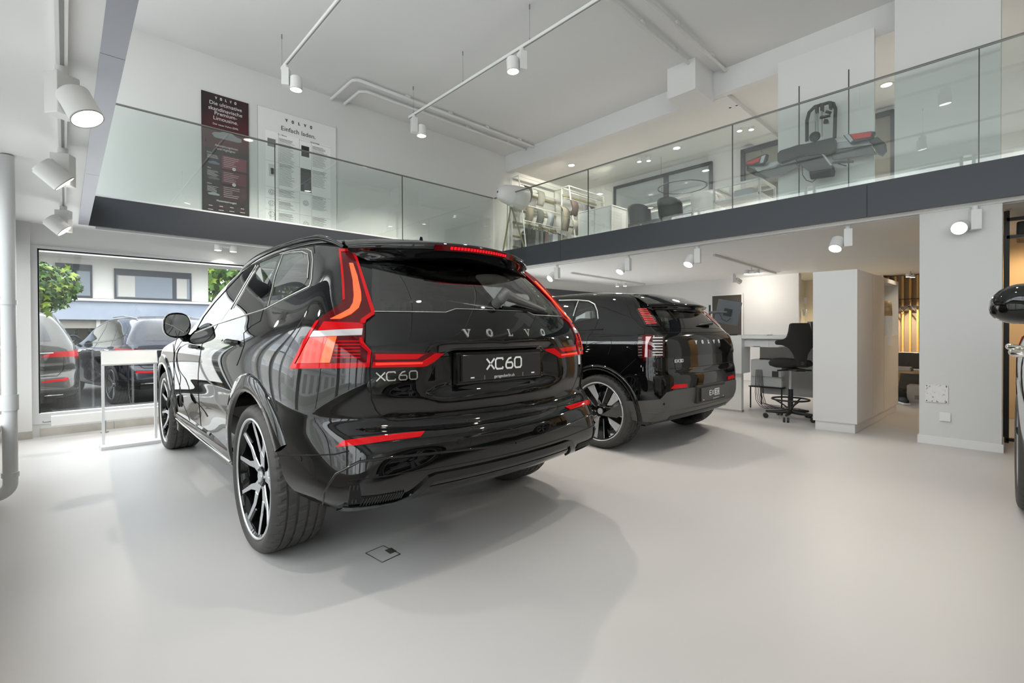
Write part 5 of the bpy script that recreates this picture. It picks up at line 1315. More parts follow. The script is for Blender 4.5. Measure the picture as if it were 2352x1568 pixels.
def street_side():
    # unseen house and hedge on the street side, added for the paintwork to reflect
    e = empty('reflection_house', (-15, 0, GZ), 0, 'pale house across the street on the left, seen in the reflections', 'building'); m1 = mat('pale house render', (.62, .62, .60), .9)
    MB().box((-6, -22, 0), (0, 26, 9)).build('wall', m1, e)
    for r in range(3):
        for k in range(9): MB().box((0, -20+5*k, 1.0+2.9*r), (.05, -17.2+5*k, 2.6+2.9*r)).build('window', mat('dark house window', (.04, .045, .05), .1, coat=1), e)
    MB().box((0, -22, 3.05), (.25, 26, 3.35)).build('band', mat('blue grey concrete', (.42, .47, .55), .9), e)
    e = empty('hedge', (-9, 0, GZ), 0, 'long dark hedge along the street on the left, seen in the reflections', 'hedge'); MB().box((0, -18, 0), (.8, 18, .9), bev=.1).build('hedge_body', noise_col(mat('hedge green', (.05, .10, .03), .9), (.03, .06, .02), (.09, .16, .05), 9), e)
street_side()
# ------------------------------------------------------------------ posters on the far gallery
def vtext(name, txt, px, py, size, m, par, Y, align='CENTER', ext=.0004, space=1.0):
    p = at(px, py, Y=Y); return text_obj(name, txt, size, m, par, Matrix.Translation((p.x, Y, p.z-size*.35)) @ Matrix.Rotation(pi/2, 4, 'X'), align=align, ext=ext, space=space)
PB = mat('poster black', (.022, .016, .017), .35); PWH = mat('poster white', (.88, .88, .875), .4)
def CP(x, y): return (400+x/4.126, 180+y/4.126)
def quadbox(mb, x0, z0, x1, z1, y, t=.001): mb.box((x0, y-t, z0), (x1, y, z1)); return mb
def posters():
    yb = YW-.012; yf = yb-.006
    p = MB().box((1.271, yf, ZT+.001), (1.808, yb, 4.147)).build('poster', PB); tag(p, 'narrow black and maroon poster with white headline on the far gallery', 'poster')
    GR = mat('poster maroon glow', (.075, .012, .018), .4); N, L = nodes(GR); b = N['Principled BSDF']
    noise_col(GR, (.02, .012, .013), (.10, .012, .02), 1.6)
    quadbox(MB(), 1.273, 3.45, 1.806, 4.145, yf-.0005, .0005).build('poster_print', GR, p)
    WL = mat('poster lettering', (.8, .8, .8), .5); Y = yf-.0025
    W = lambda t, x, y, s, **k: vtext('lettering', t, *CP(x, y), s, WL, p, Y, **k)
    def word(px, py, h, pitch, w, m, par):
        q = at(*CP(px, py), Y=Y); spaced_word(h, pitch, w, .0006, Matrix.Translation((q.x, Y, q.z)) @ Matrix.Rotation(pi/2, 4, 'X'), kx=.62).build('lettering', m, par)
    word(490, 212, .028, .055, .0045, WL, p)
    W('Die ultimative', 490, 262, .066); W('skandinavische', 488, 312, .066); W('Premium-', 490, 352, .066); W('Limousine.', 490, 398, .066); W('Der neue Volvo ES90.', 490, 455, .033)
    W('Ausstattungslinien', 497, 652, .036); W('und Highlights:', 495, 682, .036); W('Core', 330, 694, .024); W('Plus', 332, 842, .024); W('Ultra', 334, 990, .024); W('Motorisierungen', 498, 1170, .034)
    cx = at(*CP(500, 560), Y=Y)
    CG = mat('poster grey print', (.28, .29, .30), .4)
    def carpic(cx, cz, w, mat_):
        pts = [(-.5, .02), (-.42, .10), (-.22, .13), (-.10, .20), (.15, .20), (.32, .10), (.5, .06), (.5, -.06), (.36, -.10), (-.4, -.10)]
        MB().prism([(a*w, b*w) for a, b in pts], .0006, Matrix.Translation((cx, Y, cz)) @ Matrix.Rotation(pi/2, 4, 'X')).build('printed_picture', mat_, p)
    carpic(cx.x, cx.z, .34, CG)
    for k, (y, c) in enumerate(((800, (.16, .19, .27)), (945, (.14, .14, .14)), (1095, (.34, .36, .36)))):
        q = at(*CP(375, y), Y=Y); carpic(q.x, q.z, .13, mat('poster car print %d' % k, c, .4))
    MR = [mat('poster maroon', (.20, .03, .055), .4), mat('poster deep maroon', (.14, .02, .04), .4), mat('poster dark maroon', (.055, .012, .018), .4)]
    for k, (y0, y1) in enumerate(((735, 850), (880, 990), (1020, 1140))):
        a = at(*CP(452, y0-10), Y=Y); b = at(*CP(452, y1+0), Y=Y); c = at(*CP(685, 800), Y=Y)
        f = MB().box((a.x, Y+.0005, b.z), (c.x, Y+.0015, a.z)).build('text_field', MR[k], p)
        mb = MB(); rnd = random.Random(k)
        for j in range(6):
            z = a.z-.018-(a.z-b.z-.03)*j/6; mb.box((a.x+.02, Y-.0002, z-.0035), (a.x+.02+.19*rnd.uniform(.5, 1), Y+.0005, z))
        mb.build('text_lines', WL, p)
        if k: 
            q = at(*CP(568, 863 if k == 1 else 1010), Y=Y); MB().cyl((q.x, Y, q.z), .021, .001, 'y', 24).build('plus_mark', WL, p); strokes([[(-.008, 0), (.008, 0)], [(0, -.008), (0, .008)]], .003, .0006, Matrix.Translation((q.x, Y-.001, q.z)) @ Matrix.Rotation(pi/2, 4, 'X')).build('plus_mark', PB, p)
    mb = MB(); rnd = random.Random(5)
    for y0 in (712, 862, 1012):
        for j in range(4 if y0 == 712 else 6):
            q = at(*CP(313, y0+j*9), Y=Y); mb.box((q.x, Y-.0002, q.z-.003), (q.x+.13*rnd.uniform(.6, 1), Y+.0005, q.z))
    mb.build('text_lines', WL, p)
    for k in range(4):
        q = at(*CP(345+101*k, 1200+12*k), Y=Y); MB().box((q.x-.045, Y+.0004, q.z-.022), (q.x+.045, Y+.0014, q.z+.022)).build('text_field', MR[2], p); MB().box((q.x-.02, Y-.0002, q.z-.004), (q.x+.02, Y+.0004, q.z+.002)).box((q.x-.028, Y-.0002, q.z-.054), (q.x+.028, Y+.0004, q.z-.048)).build('text_lines', WL, p)
    # the white one
    p2 = MB().box((1.920, yf, ZT+.001), (3.000, yb, 4.165)).build('poster', PWH); tag(p2, 'wide white poster of charging instructions on the far gallery', 'poster')
    MB().box((1.918, yf+.001, ZT+.001), (1.9215, yb, 4.166)).box((2.9985, yf+.001, ZT+.001), (3.002, yb, 4.166)).box((1.918, yf+.001, 4.1635), (3.002, yb, 4.167)).build('poster_edge', mat('poster edge grey', (.18, .18, .18), .5), p2)
    BK = mat('poster ink', (.03, .03, .03), .5)
    word(1183, 432, .036, .085, .006, BK, p2)
    for t, x, y, s in (('Einfach laden.', 1180, 512, .088), ('Zu Hause', 1025, 537, .030), ('Unterwegs', 1335, 612, .030)): vtext('lettering', t, *CP(x, y), s, BK, p2, Y)
    LG = mat('poster table grey', (.97, .97, .97), .5); gx = [at(*CP(x, 900), Y=Y).x for x in (868, 990, 1188, 1302, 1482)]
    zt = at(*CP(868, 485), Y=Y).z
    MB().box((gx[0], Y+.0012, ZT+.03), (gx[4], Y+.0018, zt)).build('table_field', LG, p2)
    mb = MB()
    for g in gx[1:4]: mb.box((g-.0015, Y+.0004, ZT+.03), (g+.0015, Y+.001, zt))
    for y in (770, 1018, 1125, 1235, 1335): z = at(*CP(870, y), Y=Y).z; mb.box((gx[0], Y+.0004, z-.0015), (gx[2], Y+.001, z+.0015))
    for y in (585, 1090, 1290): z = at(*CP(1200, y), Y=Y).z; mb.box((gx[2], Y+.0004, z-.0015), (gx[4], Y+.001, z+.0015))
    mb.build('table_rules', mat('poster rule grey', (.4, .4, .4), .5), p2)
    mb = MB(); rnd = random.Random(9)
    for x, segs in ((995, ((565, 790), (805, 1005), (1050, 1120), (1165, 1235), (1275, 1340), (1365, 1372))), (1310, ((640, 835), (870, 1020), (1110, 1240), (1315, 1420)))):
        for y0, y1 in segs:
            y = y0
            while y < y1:
                q = at(*CP(x, y), Y=Y); bold = y < y0+26; mb.box((q.x, Y-.0002, q.z-(.0055 if bold else .0035)), (q.x+.215*rnd.uniform(.7, 1), Y+.0004, q.z)); y += 10.5
    mb.build('text_lines', mat('poster small print', (.05, .05, .05), .6), p2)
    def pic(x0, y0, x1, y1, m, r=.0):
        a = at(*CP(x0, y0), Y=Y); b = at(*CP(x1, y1), Y=Y); MB().box((a.x, Y-.0002, b.z), (b.x, Y+.0004, a.z)).build('printed_picture', m, p2)
    pic(884, 560, 962, 655, mat('print grey', (.22, .22, .22), .4)); pic(1205, 632, 1280, 752, mat('print black', (.03, .03, .032), .4)); pic(896, 805, 960, 935, mat('print pale', (.70, .70, .70), .4)); pic(916, 845, 945, 912, mat('print black', (.03, .03, .032), .4)); pic(1197, 845, 1300, 1085, mat('print slate', (.06, .065, .07), .4))
    mb = MB()
    for x, y, n in ((925, 1075, 7), (925, 1182, 5), (925, 1285, 3), (1248, 1182, 7), (1250, 1380, 5)):
        q = at(*CP(x, y), Y=Y); mb.tube([(q.x+.038*cos(2*pi*k/24), Y+.0002, q.z+.036*sin(2*pi*k/24)) for k in range(24)], .0016, 5, closed=True)
        for k in range(n):
            a = 2*pi*k/max(1, n); rr = .020 if n > 1 else 0; mb.tube([(q.x+rr*cos(a)+.006*cos(2*pi*j/10), Y+.0002, q.z+rr*sin(a)+.006*sin(2*pi*j/10)) for j in range(10)], .0012, 4, closed=True)
    mb.build('plug_drawing', BK, p2)
posters()

# ------------------------------------------------------------------ right gallery: racks, cabinets, chairs
GF = ZT+.002
WOODL = noise_col(mat('pale wood', (.50, .36, .18), .5), (.42, .30, .15), (.58, .43, .24), 8, stretch=(1, 1, 8))
OLIVE = mat('olive wood rail', (.30, .27, .14), .5)
def gallery():
    # racks leaning at the wall
    for k, (x0, x1, lab) in enumerate(((6.62, 7.95, 'white frame rack with draped cloth samples, nearer the lamp'), (7.58, 8.76, 'white frame rack with cloth samples, partly behind the white cabinet'))):
        e = empty('display_rack', (0, 0, 0), 0, lab, 'rack'); y = YW-.05-.5*k; zt = 4.20-.12*k; mb = MB()
        for x in (x0, x1): mb.tube([(x, y-.42, GF), (x, y-.20, zt)], .013, 8); mb.tube([(x, y, GF), (x, y, zt)], .013, 8)
        mb.tube([(x0, y-.20, zt), (x1, y-.20, zt)], .013, 8); mb.tube([(x0, y, zt), (x0, y-.20, zt)], .013, 8); mb.tube([(x1, y, zt), (x1, y-.20, zt)], .013, 8); mb.tube([(x0, y, zt), (x1, y, zt)], .013, 8)
        mb.build('rack_frame', WHITEF, e)
        for z in (3.93, 3.62, 3.30, 3.02, 2.80):
            MB().box((x0, y-.03, z-.018), (x1, y-.006, z+.018)).build('rack_rail', OLIVE, e); MB().tube([(x0, y-.22-.07*(4.2-z), z), (x1, y-.22-.07*(4.2-z), z)], .008, 6).build('rack_bar', WHITEF, e)
    cols = {'dark': (.05, .045, .042), 'grey': (.30, .29, .27), 'taupe': (.24, .21, .17), 'green': (.10, .11, .10), 'blue': (.34, .37, .40), 'brown': (.09, .06, .055), 'slate': (.12, .12, .13), 'black': (.035, .035, .035)}
    items = [(1210.5, 421, 6.72, 'dark', 'dark cloth sample on the top bar, right of the lampshade'), (1240, 432, 6.72, 'grey', 'grey cloth sample on the top bar of the nearer rack'), (1213, 468, 6.72, 'taupe', 'taupe cloth sample on the middle bar of the nearer rack'), (1238, 475, 6.72, 'green', 'dark green cloth sample on the middle bar'), (1261, 482, 6.72, 'blue', 'pale blue-grey cloth sample on the middle bar'),
             (1317, 455, 6.20, 'brown', 'dark brown cloth sample on the farther rack'), (1340, 463, 6.20, 'slate', 'slate cloth sample beside the glass joint'), (1360, 469, 6.20, 'black', 'black cloth sample at the far end of the farther rack'), (1297, 468, 6.35, 'taupe', 'long taupe cloth sample behind the leaning post'), (1320, 499, 6.20, 'grey', 'light grey cloth sample low on the farther rack')]
    for px_q, py_q, y, c, lab in items:
        v = at(px_q, py_q, Y=y); x, z = v.x, v.z
        mb = MB(); n = 10; vs = []
        for i in range(n+1):
            t = i/n; yy = y-.10+.16*(1-min(1, t*3)) if 0 else y-.06*sin(min(1, t*1.6)*pi/2) ; zz = z-(.55 if 'long' in lab else .36)*t
            yy = y+.13*(1-min(1, t*4))**2 - .06*sin(t*pi)
            vs += [(x-.10, yy, zz), (x+.10, yy, zz), (x+.10, yy+.012, zz), (x-.10, yy+.012, zz)]
        fs = []
        for i in range(n):
            for q in range(4): a, b = i*4+q, i*4+(q+1) % 4; fs.append((a, b, b+4, a+4))
        fs += [(0, 1, 2, 3), (n*4+3, n*4+2, n*4+1, n*4)]
        mb.add(vs, fs, 0, True); o = mb.build('cloth_sample', mat('cloth '+c, cols[c], .9)); tag(o, lab, 'cloth', 'cloth samples on the racks')
    # hanging clothes
    rnd = random.Random(4)
    hl = [(6.76, 'black'), (6.88, 'black'), (6.96, 'slate'), (7.04, 'black'), (7.12, 'slate'), (7.24, 'brown'), (7.42, 'blue'), (7.50, 'blue'), (7.66, 'grey'), (7.74, 'slate'), (7.80, 'grey')]
    for k, (x, c) in enumerate(hl):
        e = empty('hanging_garment', (x, YW-.32, 3.21), radians(rnd.uniform(60, 85)), '', 'garment', 'garments on hangers under the racks')
        e['label'] = '%s garment on a hanger, %s' % ({'black': 'black', 'slate': 'dark slate', 'brown': 'dark brown', 'blue': 'pale blue', 'grey': 'light grey'}[c], ['leftmost on the rail', 'second from the left', 'third from the left', 'fourth from the left', 'fifth from the left', 'with a wide neck, in the middle of the rail', 'right of the dark brown one', 'beside another pale blue one, farther right', 'left of the last three', 'second from the right', 'rightmost on the rail'][k])
        MB().tube([(-.17, 0, -.10), (0, 0, -.02), (.17, 0, -.10), (-.17, 0, -.10)], .006, 6).tube([(0, 0, -.02), (0, 0, .02), (.02, 0, .035), (.015, 0, .055)], .003, 6).build('hanger', STEEL, e)
        mb = MB(); P = []
        for z, w, t in ((-.06, .05, .02), (-.11, .19, .035), (-.30, .17, .04), (-.60, .19, .05)):
            P += [(-w, -t, z), (w, -t, z), (w, t, z), (-w, t, z)]
        fs = [(i*4+q, i*4+(q+1) % 4, (i+1)*4+(q+1) % 4, (i+1)*4+q) for i in range(3) for q in range(4)]+[(0, 3, 2, 1), (12, 13, 14, 15)]
        mb.add(P, fs).build('cloth', mat('cloth '+c, cols[c], .9), e)
    # tripod lamp
    a = at(1174, 470, Y=6.35); e = empty('tripod_lamp', (a.x, 6.35, GF), 0, 'tripod floor lamp with a large white tilted shade in the gallery corner', 'floor lamp')
    zt = a.z-GF
    for dx, dy in ((-.30, -.12), (.28, -.10), (.02, .26)): MB().tube([(dx, dy, 0), (0, 0, zt-.02)], [.014, .012], 8).build('leg', OLIVE, e)
    MB().cyl((0, 0, zt-.05), .035, .10, 'z', 16).build('lamp_neck', WHITEF, e)
    d = Vector((.95, -.12, -.05)).normalized(); c = Vector((.02, 0, zt+.17)); MB().lathe([(.02, -.32), (.10, -.30), (.16, -.18), (.195, .05), (.21, .28), (.203, .28), (.15, -.17), (.02, -.30)], c, (d, d.orthogonal().normalized(), d.cross(d.orthogonal().normalized())), 40).build('lamp_shade', WHITEP, e)
    # white cabinet
    X0 = 7.45; a = at(1330, 487, X=X0); b = at(1405, 473, X=X0); zc = (a.z+b.z)/2
    e = empty('cabinet', (X0, b.y, GF), 0, 'low white cabinet on thin legs behind the glass, left of the black chairs', 'cabinet')
    MB().box((0, 0, .16), (.50, a.y-b.y, zc-GF), bev=.004).build('carcass', mat('cabinet side grey', (.62, .64, .63), .4), e)
    for q in range(2): MB().box((-.012, .02+(a.y-b.y)/2*q, .18), (0, (a.y-b.y)/2*(q+1)-.015, zc-GF-.02)).build('door', mat('cabinet door', (.70, .74, .73), .35), e)
    fr = MB()
    for yy in (0, a.y-b.y):
        for xx in (0, .5): fr.box((xx-.012, yy-.012, 0), (xx+.012, yy+.012, zc-GF+.004))
    fr.box((-.014, -.012, zc-GF-.006), (.512, a.y-b.y+.012, zc-GF+.012)); fr.build('frame', WHITEF, e)
    # glass topped display tables with white frames
    for (pa, pb, X0, dep, lab) in (((1440, 480), (1634, 437), 7.95, .55, 'long white framed glass table behind the black chairs'), ((1745, 412), (1640, 432), 6.45, .55, 'white framed glass display case beside the bicycle carrier')):
        a = at(*pa, X=X0); b = at(*pb, X=X0); y0, y1 = min(a.y, b.y), max(a.y, b.y); z = (a.z+b.z)/2-GF
        e = empty('display_table', (X0, y0, GF), 0, lab, 'table'); fr = MB(); r = .013; L = y1-y0
        for yy in (0, L):
            for xx in (0, dep): fr.box((xx-r, yy-r, 0), (xx+r, yy+r, z))
        for zz in (z, .28) if dep > .5 else (z,):
            for xx in (0, dep): fr.box((xx-r, 0, zz-r), (xx+r, L, zz+r))
            for yy in (0, L): fr.box((0, yy-r, zz-r), (dep, yy+r, zz+r))
        fr.build('frame', WHITEF, e); MB().box((.01, .01, z+r), (dep-.01, L-.01, z+r+.006)).build('glass_top', WING, e); MB().box((.0, .0, .26), (dep, L, .28)).build('shelf', WHITEP, e)
        MB().box((.08, L*.2, .282), (.35, L*.6, .40), bev=.01).build('display_item', mat('pale goods', (.6, .6, .62), .5), e)
    # shell chairs
    def chair(x, y, rz, m, lab):
        e = empty('shell_chair', (x, y, GF), rz, lab, 'chair', None); e.scale = (.80, .80, .93); mb = MB(); n = 16; vs = []
        for i in range(9):
            t = i/8
            for k in range(n+1):
                a = -pi*.62+1.24*pi*k/n; w = .24+.02*t; zz = .44+.36*t*(1-.35*(abs(a)/(pi*.62))**2)
                vs.append((w*sin(a), .22*cos(a)+.05*t, zz))
        m_ = n+1; mb.add(vs, [(i*m_+k, i*m_+k+1, (i+1)*m_+k+1, (i+1)*m_+k) for i in range(8) for k in range(n)], 0, True)
        o = mb.build('backrest', m, e, fix=False); md = o.modifiers.new('s', 'SOLIDIFY'); md.thickness = .018
        MB().lathe([(.0, .0), (.20, .005), (.245, .03), (.25, .05), (.20, .045), (0, .04)], (0, 0, .41), 'z', 24).build('seat', m, e)
        for sx, sy in ((1, 1), (-1, 1), (1, -1), (-1, -1)): MB().tube([(sx*.14, sy*.14, .42), (sx*.22, sy*.21, 0)], [.016, .011], 8).build('leg', WOODL, e)
    BS = mat('black shell', (.012, .016, .016), .45); a = at(1475, 485, X=7.5); chair(7.46, a.y, radians(75), BS, 'black shell chair behind the glass, the left of the two'); a = at(1545, 470, X=7.5); chair(7.46, a.y, radians(75), BS, 'black shell chair behind the glass, the right of the two')
    a = at(1610, 470, X=7.6); chair(7.55, a.y-.1, radians(75), WHITEP, 'white shell chair beside the long glass table')
    # glazed partition at the back
    e = empty('glazed_partition', (8.80, 0, GF), 0, 'dark framed glazed partition at the back of the right gallery', 'partition'); fr = MB(); X = 0
    for y0, y1 in ((3.86, 4.78), (4.78, 6.02)):
        z0, z1 = .75, 4.24-GF; fr.box((X-.04, y0, z0), (X+.02, y0+.05, z1)).box((X-.04, y1-.05, z0), (X+.02, y1, z1)).box((X-.04, y0, z0), (X+.02, y1, z0+.05)).box((X-.04, y0, z1-.06), (X+.02, y1, z1))
    fr.build('frame', mat('dark window frame', (.045, .05, .06), .5), e); MB().box((-.01, 3.9, .8), (-.004, 5.98, 1.64)).build('pane', mat('grey blue pane', (.40, .44, .46), .08, coat=1), e)
    e = empty('glazed_partition', (8.80, 0, GF), 0, 'dark framed glass door behind the left lamp of the bicycle carrier', 'partition'); fr = MB()
    for y in (1.2, 3.30): fr.box((-.05, y-.035, 0), (.02, y+.035, 1.72))
    fr.box((-.05, 1.2, 1.66), (.02, 3.33, 1.73)); fr.build('frame', mat('dark window frame', (.045, .05, .06), .5), e); MB().box((-.01, 1.23, 0), (-.004, 3.27, 1.66)).build('pane', mat('olive grey pane', (.22, .22, .19), .1, coat=1), e)
    e = empty('ring_lamp', (8.2, 4.15, 3.70), 0, 'thin ring pendant lamp in front of the glazed partition', 'pendant lamp'); MB().tube([(.42*cos(2*pi*k/40), .42*sin(2*pi*k/40), 0) for k in range(40)], .010, 6, closed=True).build('ring', STEEL, e); MB().cyl((0, .42, 0), .0025, .665, 'z', 6).build('cable', STEEL, e)
    # hooks under the soffit
    for k, (px, py) in enumerate(((1677, 250), (1692, 246))): p = at(px, py, X=7.0); MB().cyl((7.0, p.y, 4.30), .006, .07, 'z', 6).cyl((7.0, p.y, 4.30), .018, .02, 'z', 8).build('ceiling_hook', BLK); tag(bpy.data.objects['ceiling_hook' if k == 0 else 'ceiling_hook.001'], 'small black hook in the gallery ceiling, %s of the two' % ('left' if k == 0 else 'right'), 'hook')
gallery()
spot_light((6.9, 5.6, 4.25), (7.4, 7.0, 3.4), 70, 1.6, col=(1, .93, .75)); spot_light((7.9, 5.2, 4.25), (8.2, 7.0, 3.4), 50, 1.6, col=(1, .93, .75))  # added spots with no fixture, to brighten the wall behind the racks

# ------------------------------------------------------------------ bicycle carrier on the white panel
def bike_carrier():
    X = 6.20
    e = empty('bicycle_carrier', (X, 1.55, 3.1), 0, 'folded black and silver bicycle carrier with two red lamps on the white panel', 'bicycle carrier')
    O = Vector((X, 1.55, 3.1))
    def P(px, py, dx=0): return at(px, py, X=X+dx)-O
    DG = mat('carrier black plastic', (.022, .026, .028), .45); SV = mat('carrier silver', (.40, .42, .43), .35, metal=.6)
    K = lambda x, y: (1640+x/3.303, 120+y/3.303)
    def bar(a, b, r, m, nm, dx=0, n=10): return MB().tube([P(*K(*a), dx), P(*K(*b), dx)], r, n).build(nm, m, e)
    # hoop
    hoop = [(705, 675), (705, 520), (722, 455), (765, 412), (815, 398), (870, 382), (905, 388), (922, 430), (918, 520), (915, 650)]
    MB().tube([P(*K(*p), -.02) for p in hoop], .018, 12).build('hoop', DG, e)
    def slab(pts, t, m, nm, dx=0):
        A = [P(*K(*p), dx) for p in pts]; n = len(A); vs = A+[v+Vector((t, 0, 0)) for v in A]
        mb = MB().add(vs, [tuple(range(n)), tuple(range(n, 2*n))[::-1]]+[(i, (i+1) % n, n+(i+1) % n, n+i) for i in range(n)]); o = mb.build(nm, m, e)
        md = o.modifiers.new('b', 'BEVEL'); md.width = .006; md.segments = 2; return o
    slab([(295, 865), (480, 820), (500, 850), (330, 910)], .05, SV, 'wheel_tray', -.03); slab([(345, 905), (620, 830), (640, 870), (520, 925), (395, 945)], .05, mat('carrier grey', (.12, .13, .13), .4), 'wheel_tray', -.05)
    slab([(920, 685), (1165, 655), (1195, 700), (925, 735)], .05, SV, 'wheel_tray', -.03); slab([(880, 740), (1190, 715), (1235, 770), (900, 815)], .05, mat('carrier grey', (.12, .13, .13), .4), 'wheel_tray', -.05)
    slab([(478, 770), (500, 745), (640, 700), (690, 695), (905, 643), (918, 660), (915, 740), (890, 757), (730, 782), (690, 775), (500, 838), (480, 825)], .08, DG, 'centre_cover', -.12)
    slab([(235, 850), (248, 828), (385, 770), (408, 772), (398, 815), (370, 848), (240, 862)], .05, DG, 'lamp_housing', -.12); slab([(978, 628), (1185, 598), (1225, 600), (1205, 650), (1030, 690)], .05, DG, 'lamp_housing', -.12)
    slab([(243, 848), (252, 832), (352, 790), (338, 828), (300, 845)], .01, mat('carrier red lens', (.65, .02, .02), .2, coat=1), 'red_lens', -.13); slab([(1030, 620), (1198, 600), (1188, 640), (1062, 662)], .01, mat('carrier red lens', (.65, .02, .02), .2, coat=1), 'red_lens', -.13)
    slab([(358, 788), (392, 775), (372, 835), (345, 840)], .01, mat('carrier clear lens', (.55, .58, .6), .3), 'clear_lens', -.13); slab([(985, 628), (1025, 622), (1058, 665), (1035, 685)], .01, mat('carrier clear lens', (.55, .58, .6), .3), 'clear_lens', -.13)
    slab([(1165, 655), (1240, 640), (1300, 690), (1305, 740), (1270, 780), (1235, 765), (1200, 700)], .07, DG, 'strap_end', -.08); slab([(250, 865), (290, 880), (405, 945), (390, 962), (300, 930), (245, 900)], .05, DG, 'strap_end', -.04)
    slab([(615, 815), (700, 785), (820, 775), (900, 860), (895, 880), (730, 905), (640, 850)], .10, DG, 'tow_clamp', -.12); slab([(720, 905), (895, 882), (915, 890), (905, 935), (730, 960)], .05, DG, 'tow_clamp', -.10)
    slab([(812, 770), (840, 775), (900, 855), (880, 860)], .03, SV, 'lever', -.14); bar((900, 838), (1060, 830), .012, DG, 'handle', -.12); bar((940, 845), (1005, 862), .006, DG, 'handle', -.12)
    for a, b in (((768, 440), (770, 620)), ((785, 460), (790, 620)), ((818, 440), (820, 640))): bar(a, b, .007, SV, 'frame_arm', -.05)
    for p in ((775, 420), (815, 405), (880, 390)): slab([(p[0]-14, p[1]-22), (p[0]+14, p[1]-22), (p[0]+12, p[1]+38), (p[0]-10, p[1]+38)], .05, DG, 'frame_clamp', -.06)
    MB().tube([P(*K(*q), -.1) for q in ((850, 450), (885, 460), (880, 480), (840, 490), (805, 495))], .016, 8).build('strap', DG, e)
    slab([(835, 505), (862, 505), (868, 535), (825, 538)], .04, DG, 'frame_clamp', -.10); MB().lathe([(0, -.02), (.05, -.02), (.055, 0), (.05, .02), (0, .02)], P(*K(765, 640), -.1), 'x', 20).build('knob', DG, e)
    MB().tube([P(*K(*q), -.05) for q in ((668, 850), (672, 930), (700, 970), (745, 985), (775, 960), (782, 930))], .004, 6).build('cable', DG, e)
    text_obj('lettering', 'THULE', .022, WHITE, e, Matrix.Translation(P(*K(690, 690), -.122)) @ Matrix.Rotation(radians(-90), 4, 'Z') @ Matrix.Rotation(radians(90), 4, 'X') @ Matrix.Rotation(radians(6), 4, 'Z'))
bike_carrier()
